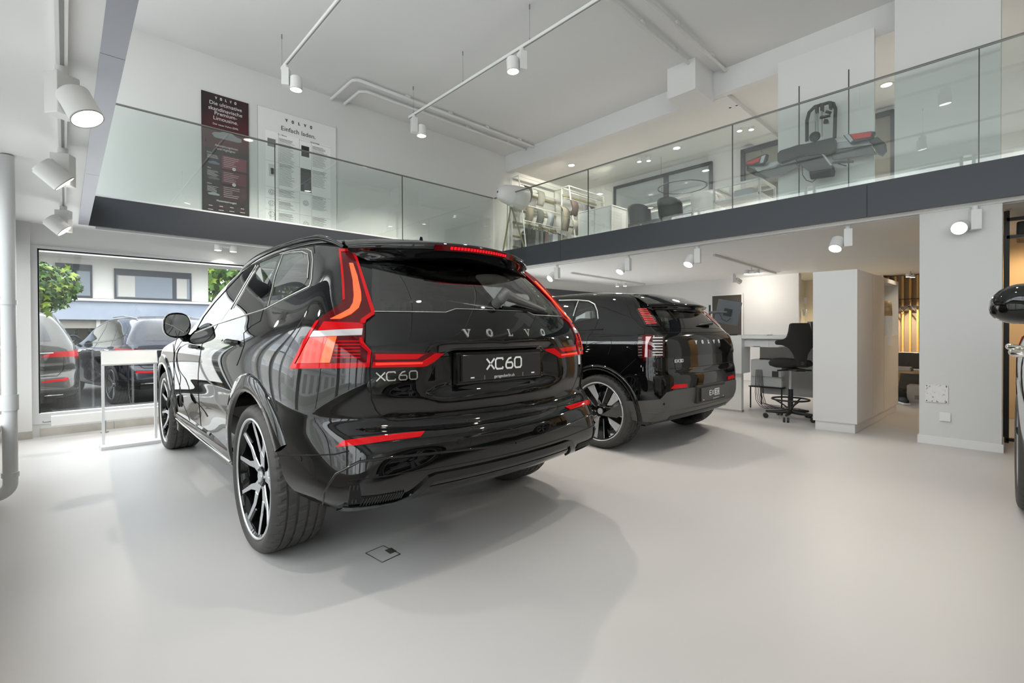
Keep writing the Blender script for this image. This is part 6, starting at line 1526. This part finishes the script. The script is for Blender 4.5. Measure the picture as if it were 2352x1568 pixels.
# ------------------------------------------------------------------ reception, lounge and small things on the ground floor
def lower():
    # white cupboard block
    A, B_, Cc = (5.995, 1.515), (6.035, 1.122), (8.11, 1.055); D = (8.11, 1.50)
    e = empty('cupboard', (A[0], A[1], 0), 0, 'tall white cupboard block in front of the office chair', 'cupboard')
    def prism(poly, z0, z1, nm, m, par=e, off=0):
        return MB().prism([(x-A[0], y-A[1]) for x, y in poly], z1-z0, Matrix.Translation((0, 0, z0))).build(nm, m, par)
    zc = 1.73
    CUP = mat('cupboard white', (.74, .74, .73), .45)
    # the block leaves a niche open in the rear part of its flank
    prism([A, B_, (7.30, 1.082), (7.30, 1.505)], .10, zc, 'carcass', CUP); prism([(7.30, 1.082), Cc, D, (7.30, 1.505)], .10, 1.02, 'carcass', CUP); prism([(7.30, 1.082), Cc, D, (7.30, 1.505)], 1.68, zc, 'carcass', CUP)
    prism([(7.30, 1.36), (8.11, 1.35), D, (7.30, 1.505)], 1.02, 1.68, 'niche_back', CUP); prism([(8.07, 1.056), Cc, D, (8.07, 1.50)], 1.02, 1.68, 'niche_side', CUP)
    prism([(A[0]+.012, A[1]-.02), (B_[0]+.012, B_[1]+.02), (8.10, 1.075), (8.10, 1.48)], 0.001, .10, 'plinth', CUP)
    for x in (6.70, 7.28): MB().box((x-A[0]-.0015, 1.122-(x-6.035)*.0322-A[1]-.0015, .12), (x-A[0]+.0015, 1.122-(x-6.035)*.0322-A[1]+.003, zc-.01)).build('door_gap', mat('pale gap', (.45, .45, .44), .7), e)
    # wall lamp with wooden cap in the niche mouth
    q = at(2037, 740, X=7.55); e2 = empty('hanging_lamp', (7.55, q.y, 1.0), 0, 'wooden capped paper lamp hanging at the niche of the cupboard', 'lamp')
    zt = at(2037, 690, X=7.55).z-1.0; zm = at(2037, 725, X=7.55).z-1.0; zb = at(2037, 793, X=7.55).z-1.0
    MB().lathe([(0, zt), (.035, zt-.008), (.052, zt-.05), (.056, zm), (0, zm)], n=20).build('wooden_cap', WOODL, e2); MB().cyl((0, 0, zb), .052, zm-zb, 'z', 20).build('paper_shade', WHITEP, e2); MB().cyl((-.03, 0, zb-.11), .0, .11, 'z', 10, r2=.02).build('tip', mat('grey tip', (.35, .35, .33), .5), e2)
    spot_light((7.7, .80, 2.0), (7.7, 1.2, 0.6), 10, 1.6, col=(1, .85, .65))
    # reception desk
    dx0, dy0 = 6.50, 2.465; e = empty('reception_desk', (dx0, dy0, 0), 0, 'white reception desk with a drawer row behind the smaller black car', 'desk'); dt = 1.022
    MB().box((0, 0, dt-.05), (.85, 1.55, dt), bev=.002).box((.02, -.93, dt-.04), (.75, 0.0, dt)).build('desk_top', WHITEP, e)
    MB().box((.0, .0, .60-.08), (.09, 1.55, dt-.05)).build('front_panel', WHITEP, e); MB().box((.05, .02, 0.02), (.12, 1.53, .52)).build('lower_panel', WHITEP, e); MB().box((.045, .015, 0), (.125, 1.535, .025)).build('plinth', mat('grey metal plinth', (.5, .5, .49), .4, metal=.4), e)
    MB().box((.09, .0, .52), (.30, .05, dt-.05)).build('side_panel', WHITEP, e)
    MB().box((.10, -.93, dt-.15), (.70, .0, dt-.04)).build('drawer_case', WHITEP, e)
    for k in range(3):
        d = MB().box((.092, -.305*k-.30, dt-.145), (.10, -.305*k-.01, dt-.05)).build('drawer', WHITEP, e); MB().box((.080, -.305*k-.20, dt-.142), (.092, -.305*k-.12, dt-.138)).build('handle', mat('dark steel', (.1, .1, .1), .4), d)
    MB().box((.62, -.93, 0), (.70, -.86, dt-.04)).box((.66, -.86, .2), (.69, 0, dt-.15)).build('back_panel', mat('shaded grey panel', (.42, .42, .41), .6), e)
    # papers, keyboard
    for k, (x, y, w, l, lab, m) in enumerate(((6.80, 2.25, .21, .30, 'open brochure on the desk, farther right', WHITEP), (6.75, 1.85, .21, .30, 'stack of papers at the right end of the desk', WHITEP), (6.62, 2.62, .15, .40, 'black keyboard at the left end of the desk', BLK))):
        o = MB().box((x, y, dt+.001), (x+w, y+l, dt+(.012 if k < 2 else .02)), bev=.002).build(('brochure', 'paper_stack', 'keyboard')[k], m); tag(o, lab, ('brochure', 'papers', 'keyboard')[k])
    # monitor on its arm
    c = at(1672, 717, X=6.85); e = empty('monitor', (6.85, c.y, dt+.001), 0, 'monitor seen from behind on a clamp arm above the reception desk', 'monitor'); zz = c.z-dt
    Mt = Matrix.Translation((0, 0, zz)) @ Matrix.Rotation(radians(12), 4, 'X') @ Matrix.Rotation(radians(14), 4, 'Z') 
    MB().box((-.012, -.155, -.165), (.02, .155, .165), bev=.008, M=Mt).build('screen_back', mat('monitor grey', (.13, .14, .155), .4), e); MB().box((.02, -.15, -.16), (.024, .15, .16), M=Mt).build('screen', BLK, e)
    MB().box((-.035, -.05, -.05), (-.012, .05, .05), M=Mt).build('mount_plate', BLK, e); MB().tube([(-.03, .0, zz), (-.06, .10, zz+.01), (-.05, .24, zz)], .018, 8).build('arm', mat('arm grey', (.15, .16, .17), .4), e); MB().cyl((-.05, .24, 0), .014, zz+.11, 'z', 12).build('pole', BLK, e); MB().tube([(-.04, .10, zz-.02), (-.05, .06, zz-.10), (-.04, 0, zz-.13), (-.04, -.05, zz-.09)], .004, 6).build('cable', BLK, e)
    MB().box((-.09, .19, 0), (-.01, .29, .02)).build('clamp', BLK, e)
    # printer on its little table
    px, py = 7.05, 2.15; e = empty('printer_stand', (px, py, 0), 0, 'thin black wire stand carrying the printer', 'stand'); mb = MB()
    for sx in (0, .42):
        for sy in (0, .40): mb.cyl((sx, sy, 0), .010, .30, 'z', 8)
    mb.box((-.02, -.02, .295), (.44, .42, .31)).build('stand_frame', BLK, e)
    e = empty('printer', (px, py, .312), 0, 'grey white office printer under the reception desk', 'printer'); PG = mat('printer grey', (.72, .73, .72), .5)
    MB().box((0, 0, 0), (.42, .40, .13), bev=.008).build('paper_drawer', PG, e); MB().box((0, 0, .132), (.42, .40, .37), bev=.012).build('printer_body', PG, e); MB().box((.05, .05, .37), (.30, .30, .385)).build('output_tray', mat('dark grey plastic', (.08, .08, .08), .5), e)
    for z in (.02, .16, .25): MB().box((.02, -.006, z), (.36, .0, z+.07)).build('drawer_front', WHITEP, e)
    MB().box((-.004, .04, .14), (0, .12, .22)).build('vent_grille', mat('dark grey plastic', (.08, .08, .08), .5), e)
    mb = MB(); rnd = random.Random(2)
    for k in range(6):
        y0 = 2.44-.015*k; P = [Vector((6.95, y0, .55)), Vector((6.93+.02*k, y0+.02, .22-.02*k)), Vector((6.95+.04*k, y0-.03, .02)), Vector((7.05+.03*k, 2.28-.07*k, .012)), Vector((7.25, 2.12-.05*k, .02)), Vector((7.40, 2.3+.03*k, .015))]
        Q = [P[0]]
        for i in range(1, 5): Q += [(P[i-1]+P[i]*4+P[i+1])/6, (P[i]+P[i+1])/2]
        mb.tube(Q+[P[5]], .004, 6)
    o = mb.build('cable_bundle', BLK); o['kind'] = 'stuff'; tag(o, 'tangle of black cables hanging beside the printer to the floor', 'cables')
    # saddle chair
    cxx, cyy = 6.47, 1.875; e = empty('office_chair', (cxx, cyy, 0), radians(-46), 'black high saddle chair with foot ring at the reception desk', 'office chair'); FB = noise_bump(mat('black chair fabric', (.018, .017, .016), .9), 200, .4, .001)
    def P(px, py, X=cxx): return at(px, py, X=X)
    # outline of the back traced in its own plane, seen from behind
    back = [(-.095, .40), (-.11, .385), (-.125, .30), (-.15, .23), (-.20, .205), (-.27, .20), (-.285, .175), (-.275, .145), (-.20, .14), (-.12, .10), (-.075, .03), (-.055, -.06), (-.05, -.12), (.05, -.12), (.055, -.06), (.075, .03), (.12, .10), (.20, .14), (.275, .145), (.285, .175), (.27, .20), (.20, .205), (.15, .23), (.125, .30), (.11, .385), (.095, .40)]
    r = rounded(back, .02, 3); mb = MB(); mb.prism(r, .045, Matrix.Translation((0, -.20, .775)) @ Matrix.Rotation(radians(86), 4, 'X')); o = mb.build('backrest', FB, e); md = o.modifiers.new('b', 'BEVEL'); md.width = .012; md.segments = 3
    MB().cyl((0, -.262, .70), .022, .014, 'y', 16).build('back_button', mat('dark steel', (.1, .1, .1), .4), e)
    mb = MB().lathe([(0, .0), (.17, .0), (.225, .02), (.235, .05), (.21, .085), (.12, .09), (0, .08)], (0, 0, .635), 'z', 32); o = mb.build('seat', FB, e)
    for v in o.data.vertices: v.co.z += .035*abs(v.co.x)/.2*0+.02*(v.co.y/.2)**2; v.co.x *= 1.02
    MB().box((-.06, -.23, .60), (.06, .10, .635), bev=.012).build('mechanism', BLK, e); 
    for s_ in (-1, 1): MB().tube([(s_*.05, -.05, .61), (s_*.20, -.09, .605)], .010, 8).build('lever', BLK, e)
    MB().cyl((0, 0, .36), .014, .26, 'z', 16).build('gas_lift', mat('chrome tube', (.6, .6, .6), .15, metal=1), e); MB().cyl((0, 0, .10), .030, .27, 'z', 20).build('column', mat('gloss black column', (.015, .015, .02), .15), e)
    mb = MB().tube([(.20*cos(2*pi*k/32), .20*sin(2*pi*k/32), .245) for k in range(32)], .011, 8, closed=True)
    for k in range(3): a = 2*pi*k/3+.5; mb.tube([(.03*cos(a), .03*sin(a), .14), (.10*cos(a), .10*sin(a), .19), (.19*cos(a), .19*sin(a), .24)], .009, 8)
    mb.build('foot_ring', BLK, e)
    for k in range(5):
        a = 2*pi*k/5+.3; l = MB().tube([(0, 0, .10), (.12*cos(a), .12*sin(a), .085), (.27*cos(a), .27*sin(a), .085)], [.030, .022, .014], 8).build('leg', BLK, e); MB().cyl((.27*cos(a)-.010*sin(a), .27*sin(a)+.010*cos(a), .030), .029, .018, (-sin(a), cos(a), 0), 16).cyl((.27*cos(a)-.032*sin(a)*-1, .27*sin(a)-.032*cos(a), .030), .029, .018, (-sin(a), cos(a), 0), 16).build('castor', BLK, l)
    # hatch in the back wall
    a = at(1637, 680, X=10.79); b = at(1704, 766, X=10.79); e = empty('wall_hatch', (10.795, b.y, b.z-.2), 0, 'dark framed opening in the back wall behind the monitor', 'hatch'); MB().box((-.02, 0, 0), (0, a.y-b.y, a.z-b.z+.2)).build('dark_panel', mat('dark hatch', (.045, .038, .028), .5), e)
    fr = MB(); w, h = a.y-b.y, a.z-b.z+.2; fr.box((-.03, -.03, 0), (-.005, 0, h+.03)).box((-.03, w, 0), (-.005, w+.03, h+.03)).box((-.03, 0, h), (-.005, w, h+.03)); fr.build('hatch_frame', WHITEF, e)
    # kitchen beyond the wall
    WARM = mat('warm white front', (.80, .76, .66), .5)
    e = empty('kitchen_cabinet', (10.98, 2.72, 0), 0, 'warm white kitchen base cabinets in the passage behind the chair', 'kitchen cabinet'); MB().box((0, 0, .10), (1.3, .6, .88)).build('carcass', WARM, e); MB().box((.05, .04, 0), (1.25, .6, .10)).build('plinth', WOODL, e); MB().box((-.01, -.02, .88), (1.31, .6, .91)).build('worktop', WHITEP, e)
    for k in range(3): d = MB().box((.01+.43*k, -.012, .12), (.43*(k+1)-.005, 0, .86)).build('door', WARM, e)
    struct('wall_passage', MB().box((10.95, 3.35, 0), (13, 3.5, ZB)).box((12.6, 1.9, 0), (12.7, 3.4, ZB)), WARM)
    spot_light((11.8, 2.2, 2.1), (11.8, 2.5, 0), 60, 2.4, col=(1, .82, .55))
    o = MB().cyl((11.1, 2.85, .912), .09, .30, 'z', 20).cyl((11.1, 2.85, 1.21), .06, .05, 'z', 16).build('coffee_machine', mat('dark chrome', (.2, .2, .2), .2, metal=1)); tag(o, 'dark coffee machine on the kitchen worktop behind the chair', 'coffee machine')
    for k, z in enumerate((1.62, 1.38)):
        o = MB().lathe([(.028, 0), (.045, .13), (.042, .13), (.025, .005)], (11.0, 2.93+.0*k, z), 'z', 16).build('wall_cup', WHITEP); tag(o, ('upper', 'lower')[k]+' white cup holder hanging on the passage wall', 'cup holder')
    # slatted wall, bench, table, shoes and box
    SLAT = mat('golden timber slat', (.62, .36, .09), .45); e = empty('slatted_screen', (12.9, 0, 0), 0, 'golden timber slatted wall behind the bench', 'slatted wall')
    MB().box((0, .0, .0), (.04, 2.4, ZB-.02)).build('backing', mat('timber backing', (.30, .22, .14), .7), e)
    for k in range(20): MB().box((-.07, .02+.12*k, 0), (0, .055+.12*k, ZB-.02)).build('slat', SLAT, e)
    o = MB().box((-.12, 0, 1.55), (-.10, 2.4, 1.58)).box((-.12, 0, 1.72), (-.10, 2.4, 1.735)).build('coat_rail', BLK, e)
    for k in range(2):
        o = MB().tube([(12.74, 1.38+.20*k, 1.46), (12.76, 1.48+.20*k, 1.60), (12.77, 1.60+.20*k, 1.46)], .010, 6).tube([(12.76, 1.48+.2*k, 1.60), (12.76, 1.48+.2*k, 1.68)], .005, 6).build('coat_hanger', BLK); tag(o, 'black coat hanger on the rail, the %s of the two' % ('right' if k == 0 else 'left'), 'coat hanger')
    e = empty('bench', (10.3, .2, 0), 0, 'dark tufted bench with tall back in front of the slatted wall', 'bench'); SO = mat('dark olive leather', (.055, .045, .032), .5); MB().box((.25, 0, .05), (.75, 1.9, .40), bev=.03).build('seat', SO, e); MB().box((.75, 0, .05), (.92, 1.9, .68), bev=.03).build('backrest', SO, e)
    for k in range(6): 
        for z in (.48, .60): MB().cyl((.735, .2+.3*k, z), .012, .016, 'x', 10).build('tuft_button', SO, e)
    e = empty('coffee_table', (9.6, .85, 0), 0, 'small wooden table with splayed legs beside the bench', 'table'); MB().box((-.25, -.1, .42), (.25, .50, .45), bev=.008).build('table_top', WOODL, e)
    for sx, sy in ((-1, 0), (1, 0), (-1, 1), (1, 1)): MB().tube([(sx*.18, .02+sy*.38, .42), (sx*.24, -.05+sy*.52, 0)], [.020, .013], 8).build('leg', WOODL, e)
    o = MB().box((9.45, 1.08, .452), (9.72, 1.29, .48)).box((9.47, 1.09, .48), (9.70, 1.28, .505)).build('magazine_stack', mat('magazine covers', (.55, .50, .45), .5)); tag(o, 'small stack of magazines on the wooden table', 'magazines')
    o = MB().box((9.15, .86, .001), (9.45, 1.09, .26), bev=.004).build('cardboard_box', mat('pale cardboard', (.52, .49, .46), .8)); tag(o, 'pale cardboard box on the floor left of the pillar', 'box'); MB().box((9.148, .90, .06), (9.15, 1.0, .12)).build('printed_label', mat('box print', (.3, .28, .27), .7), o)
    for k, (x, y, a) in enumerate(((8.95, 1.10, .4), (9.05, 1.19, .7))):
        e = empty('shoe', (x, y, 0), a, 'dark blue trainer with white sole on the floor, %s one' % ('nearer' if k == 0 else 'farther'), 'shoe'); MB().box((-.14, -.045, .001), (.14, .045, .03), bev=.012).build('sole', WHITEP, e); MB().lathe([(0, -.13), (.03, -.12), (.045, -.05), (.050, .03), (.040, .10), (0, .13)], (0, 0, .05), 'x', 16).build('upper', mat('dark blue cloth', (.03, .035, .05), .8), e)
    o = MB().lathe([(0, 0), (.10, .0), (.13, .06), (.10, .14), (.03, .17), (0, .17)], (9.2, 1.2, .001), 'z', 16).build('bag', mat('dark cloth bag', (.03, .03, .03), .9)); tag(o, 'dark soft bag behind the shoes', 'bag')
    # black steel frame and warm room right of the pillar
    e = empty('steel_frame_partition', (6.62, 0, 0), 0, 'black steel frame partition right of the pillar', 'partition'); mb = MB()
    for y in (.045, -.45, -1.1, -1.9): mb.box((-.02, y-.02, 0), (.02, y+.02, ZB-.01))
    for z in (.03, 1.98, 2.15): mb.box((-.02, -1.9, z-.015), (.02, .045, z+.015))
    mb.build('steel_frame', BLK, e); MB().box((.1, -1.7, 2.0), (.7, -.02, 2.14), bev=.02).build('top_box', mat('dark board', (.03, .03, .028), .6), e)
    struct('wall_warm', MB().box((8.4, -3, 0), (8.5, .72, ZB)), mat('warm beige wall', (.72, .50, .27), .7))
    spot_light((7.6, -.3, 2.1), (8.3, -.2, .8), 45, 2.2, col=(1, .78, .5))
    o = MB().box((7.3, -1.2, .001), (7.9, -.2, .42), bev=.02).build('low_crate', mat('dark brown wood', (.10, .06, .035), .6)); tag(o, 'low dark brown crate behind the steel frame', 'crate')
    # plate and sockets on the pillar
    a, b = at(2125, 882, X=6.03), at(2178, 926, X=6.03); o = MB().box((6.020, b.y, b.z), (6.029, a.y, a.z), bev=.001).build('repair_plate', noise_col(mat('speckled plate', (.8, .8, .8), .7), (.30, .28, .27), (.80, .79, .78), 45, 4, .33, .42)); tag(o, 'speckled bare plaster plate screwed low on the pillar', 'plate')
    for yy, zz in ((a.y-.012, a.z-.012), (b.y+.012, a.z-.012), (a.y-.012, b.z+.012), (b.y+.012, b.z+.012)): MB().cyl((6.017, yy, zz), .005, .004, 'x', 10).build('screw', BLK, o)
    a, b = at(2158, 946, X=6.03), at(2184, 968, X=6.03); o = MB().box((6.012, b.y, b.z), (6.029, a.y, a.z), bev=.003).build('wall_socket', WHITEP); tag(o, 'white socket low on the pillar under the speckled plate', 'socket'); MB().box((6.009, b.y+.01, b.z+.01), (6.012, a.y-.01, a.z-.01)).build('socket_flap', WHITEP, o)
    # display stand by the window
    e = empty('display_stand', (.25, 5.975, 0), 0, 'white open frame display stand with sloped panel by the window', 'display stand'); w = .425; t = .022
    MB().box((-.012, -.16, .0), (w+.012, .16, .030), bev=.003).build('base_plate', WHITEP, e)
    for x in (0, w-t): MB().box((x, -.02, .030), (x+t, .02, .90)).build('upright', WHITEP, e)
    Mp = Matrix.Translation((0, -.02, .895)) @ Matrix.Rotation(radians(-28), 4, 'X'); MB().box((0, -.012, -.125), (w, .0, .02), M=Mp).build('sloped_panel', WHITEP, e); MB().box((-.006, -.014, .018), (w+.006, .012, .024), M=Mp).box((0, -.03, -.128), (w, .0, -.122), M=Mp).build('panel_edge', WHITEP, e)
    # flat heater under the window
    e = empty('radiator', (-.11, 6.80, 0), 0, 'long flat white radiator on short feet under the window', 'radiator'); MB().box((0, 0, .135), (2.6, .07, .235), bev=.004).build('radiator_body', WHITEP, e)
    g = MB()
    for k in range(40): g.box((.02+.064*k, .01, .234), (.05+.064*k, .06, .2365))
    g.build('top_grille', mat('pale gap', (.45, .45, .44), .7), e)
    for x in (.42, 2.0): MB().cyl((x, .035, 0), .012, .14, 'z', 10).cyl((x, .035, 0), .035, .012, 'z', 14).build('foot', mat('dull metal', (.35, .35, .34), .4, metal=.6), e)
    MB().tube([(0, .035, .18), (-.05, .035, .18), (-.06, .035, .19)], .009, 8).build('valve', mat('dull metal', (.35, .35, .34), .4, metal=.6), e)
    # floor box
    e = empty('floor_box', (0, 0, 0), 0, 'square floor box with a dark cable lid in front of the large car', 'floor box'); q = [at(*p, Z=.002) for p in ((840, 1270), (880, 1253), (919, 1272), (878, 1291))]
    MB().add([v for v in q]+[v-Vector((0, 0, .0015)) for v in q], [(0, 1, 2, 3), (7, 6, 5, 4), (0, 4, 5, 1), (1, 5, 6, 2), (2, 6, 7, 3), (3, 7, 4, 0)]).build('lid', FLOORM, e)
    MB().tube([v+Vector((0, 0, .0004)) for v in q], .0022, 5, closed=True).build('lid_rim', mat('dark steel', (.1, .1, .1), .4), e)
    r = [at(*p, Z=.004) for p in ((884, 1263), (899, 1257), (911, 1265), (896, 1271))]; MB().add([v for v in r]+[v-Vector((0, 0, .0015)) for v in r], [(0, 1, 2, 3), (7, 6, 5, 4), (0, 4, 5, 1), (1, 5, 6, 2), (2, 6, 7, 3), (3, 7, 4, 0)]).build('cable_flap', mat('dark flap', (.06, .055, .05), .6), e)
    # charging leads of the large car
    for k, (pts, lab) in enumerate((([(413, 760), (402, 790), (398, 830), (400, 860), (393, 900), (387, 925)], 'black charging lead hanging down beside the front wheel'), ([(398, 790), (402, 850), (414, 890), (417, 920), (424, 935), (436, 965)], 'second black lead hanging in front of the front door'))):
        P3 = [at(*p, X=.655) for p in pts]; o = MB().tube([Vector(v) for v in P3], .003, 6).build('charging_lead', BLK); tag(o, lab, 'cable')
        i = 5 if k == 0 else 3; MB().lathe([(0, -.05), (.007, -.045), (.014, -.01), (.011, .03), (.004, .05), (0, .05)], P3[i]+Vector((0, 0, .0)), 'z', 14).build('lead_plug', BLK, o)
    # charger wallbox-like dark wedge and cable high on the left
    o = MB().box((-.50, 4.6, 1.98), (-.36, 6.9, 2.14)).build('blind_box', mat('mid grey box', (.22, .22, .23), .5)); tag(o, 'grey box along the top of the left windows', 'box')
    # low bench edge at the left, under the windows
    o = MB().box((-.36, 2.75, .001), (-.30, 2.95, .30)).build('low_post', PIPEM); tag(o, 'short grey post at the lower left edge', 'post')
lower()
# ------------------------------------------------------------------ light
S.view_settings.view_transform = 'Standard'; S.view_settings.look = 'None'; S.view_settings.gamma = 1; S.view_settings.use_curve_mapping = False
S.view_settings.exposure = 0.05
w = bpy.data.worlds.new('sky'); S.world = w; w.use_nodes = True
N, L = w.node_tree.nodes, w.node_tree.links; bg = N['Background']
tc = N.new('ShaderNodeTexCoord'); sp = N.new('ShaderNodeSeparateXYZ'); L.new(tc.outputs['Generated'], sp.inputs[0])
rp = N.new('ShaderNodeValToRGB'); rp.color_ramp.elements[0].position = .45; rp.color_ramp.elements[0].color = (.60, .61, .63, 1); rp.color_ramp.elements[1].position = .75; rp.color_ramp.elements[1].color = (.94, .965, 1, 1)
mr = N.new('ShaderNodeMapRange'); mr.inputs[1].default_value = -1; mr.inputs[2].default_value = 1; L.new(sp.outputs['Z'], mr.inputs[0]); L.new(mr.outputs[0], rp.inputs[0]); L.new(rp.outputs[0], bg.inputs[0])
bg.inputs[1].default_value = 4.3
def window_light(loc, size, rot, power, col=(1, .99, .975)):
    a = bpy.data.lights.new('daylight', 'AREA'); a.shape = 'RECTANGLE'; a.size, a.size_y = size; a.energy = power; a.color = col
    o = bpy.data.objects.new('window_daylight', a); COL.objects.link(o); o.location = loc; o.rotation_euler = rot; return o
# daylight entering by the glazed street side (left), below and above the gallery, and by the front windows
window_light((-.66, .4, 1.25), (1.7, 12.5), (0, -pi/2, 0), 95)
window_light((-.66, .4, 3.5), (1.6, 12.5), (0, -pi/2, 0), 190)
window_light((2.2, YW+.3, 1.15), (4.7, 1.7), (-pi/2, 0, 0), 60)
window_light((7.4, YW+.3, 1.15), (3.9, 1.7), (-pi/2, 0, 0), 45)
S.cycles.use_denoising = True
try: S.cycles.denoiser = 'OPENIMAGEDENOISE'
except Exception: pass
S.cycles.max_bounces = 7; S.cycles.diffuse_bounces = 4; S.cycles.glossy_bounces = 4; S.cycles.transmission_bounces = 4; S.cycles.transparent_max_bounces = 12
S.cycles.sample_clamp_indirect = 6; S.cycles.caustics_reflective = False; S.cycles.caustics_refractive = False; S.cycles.use_light_tree = True; S.cycles.adaptive_threshold = .02
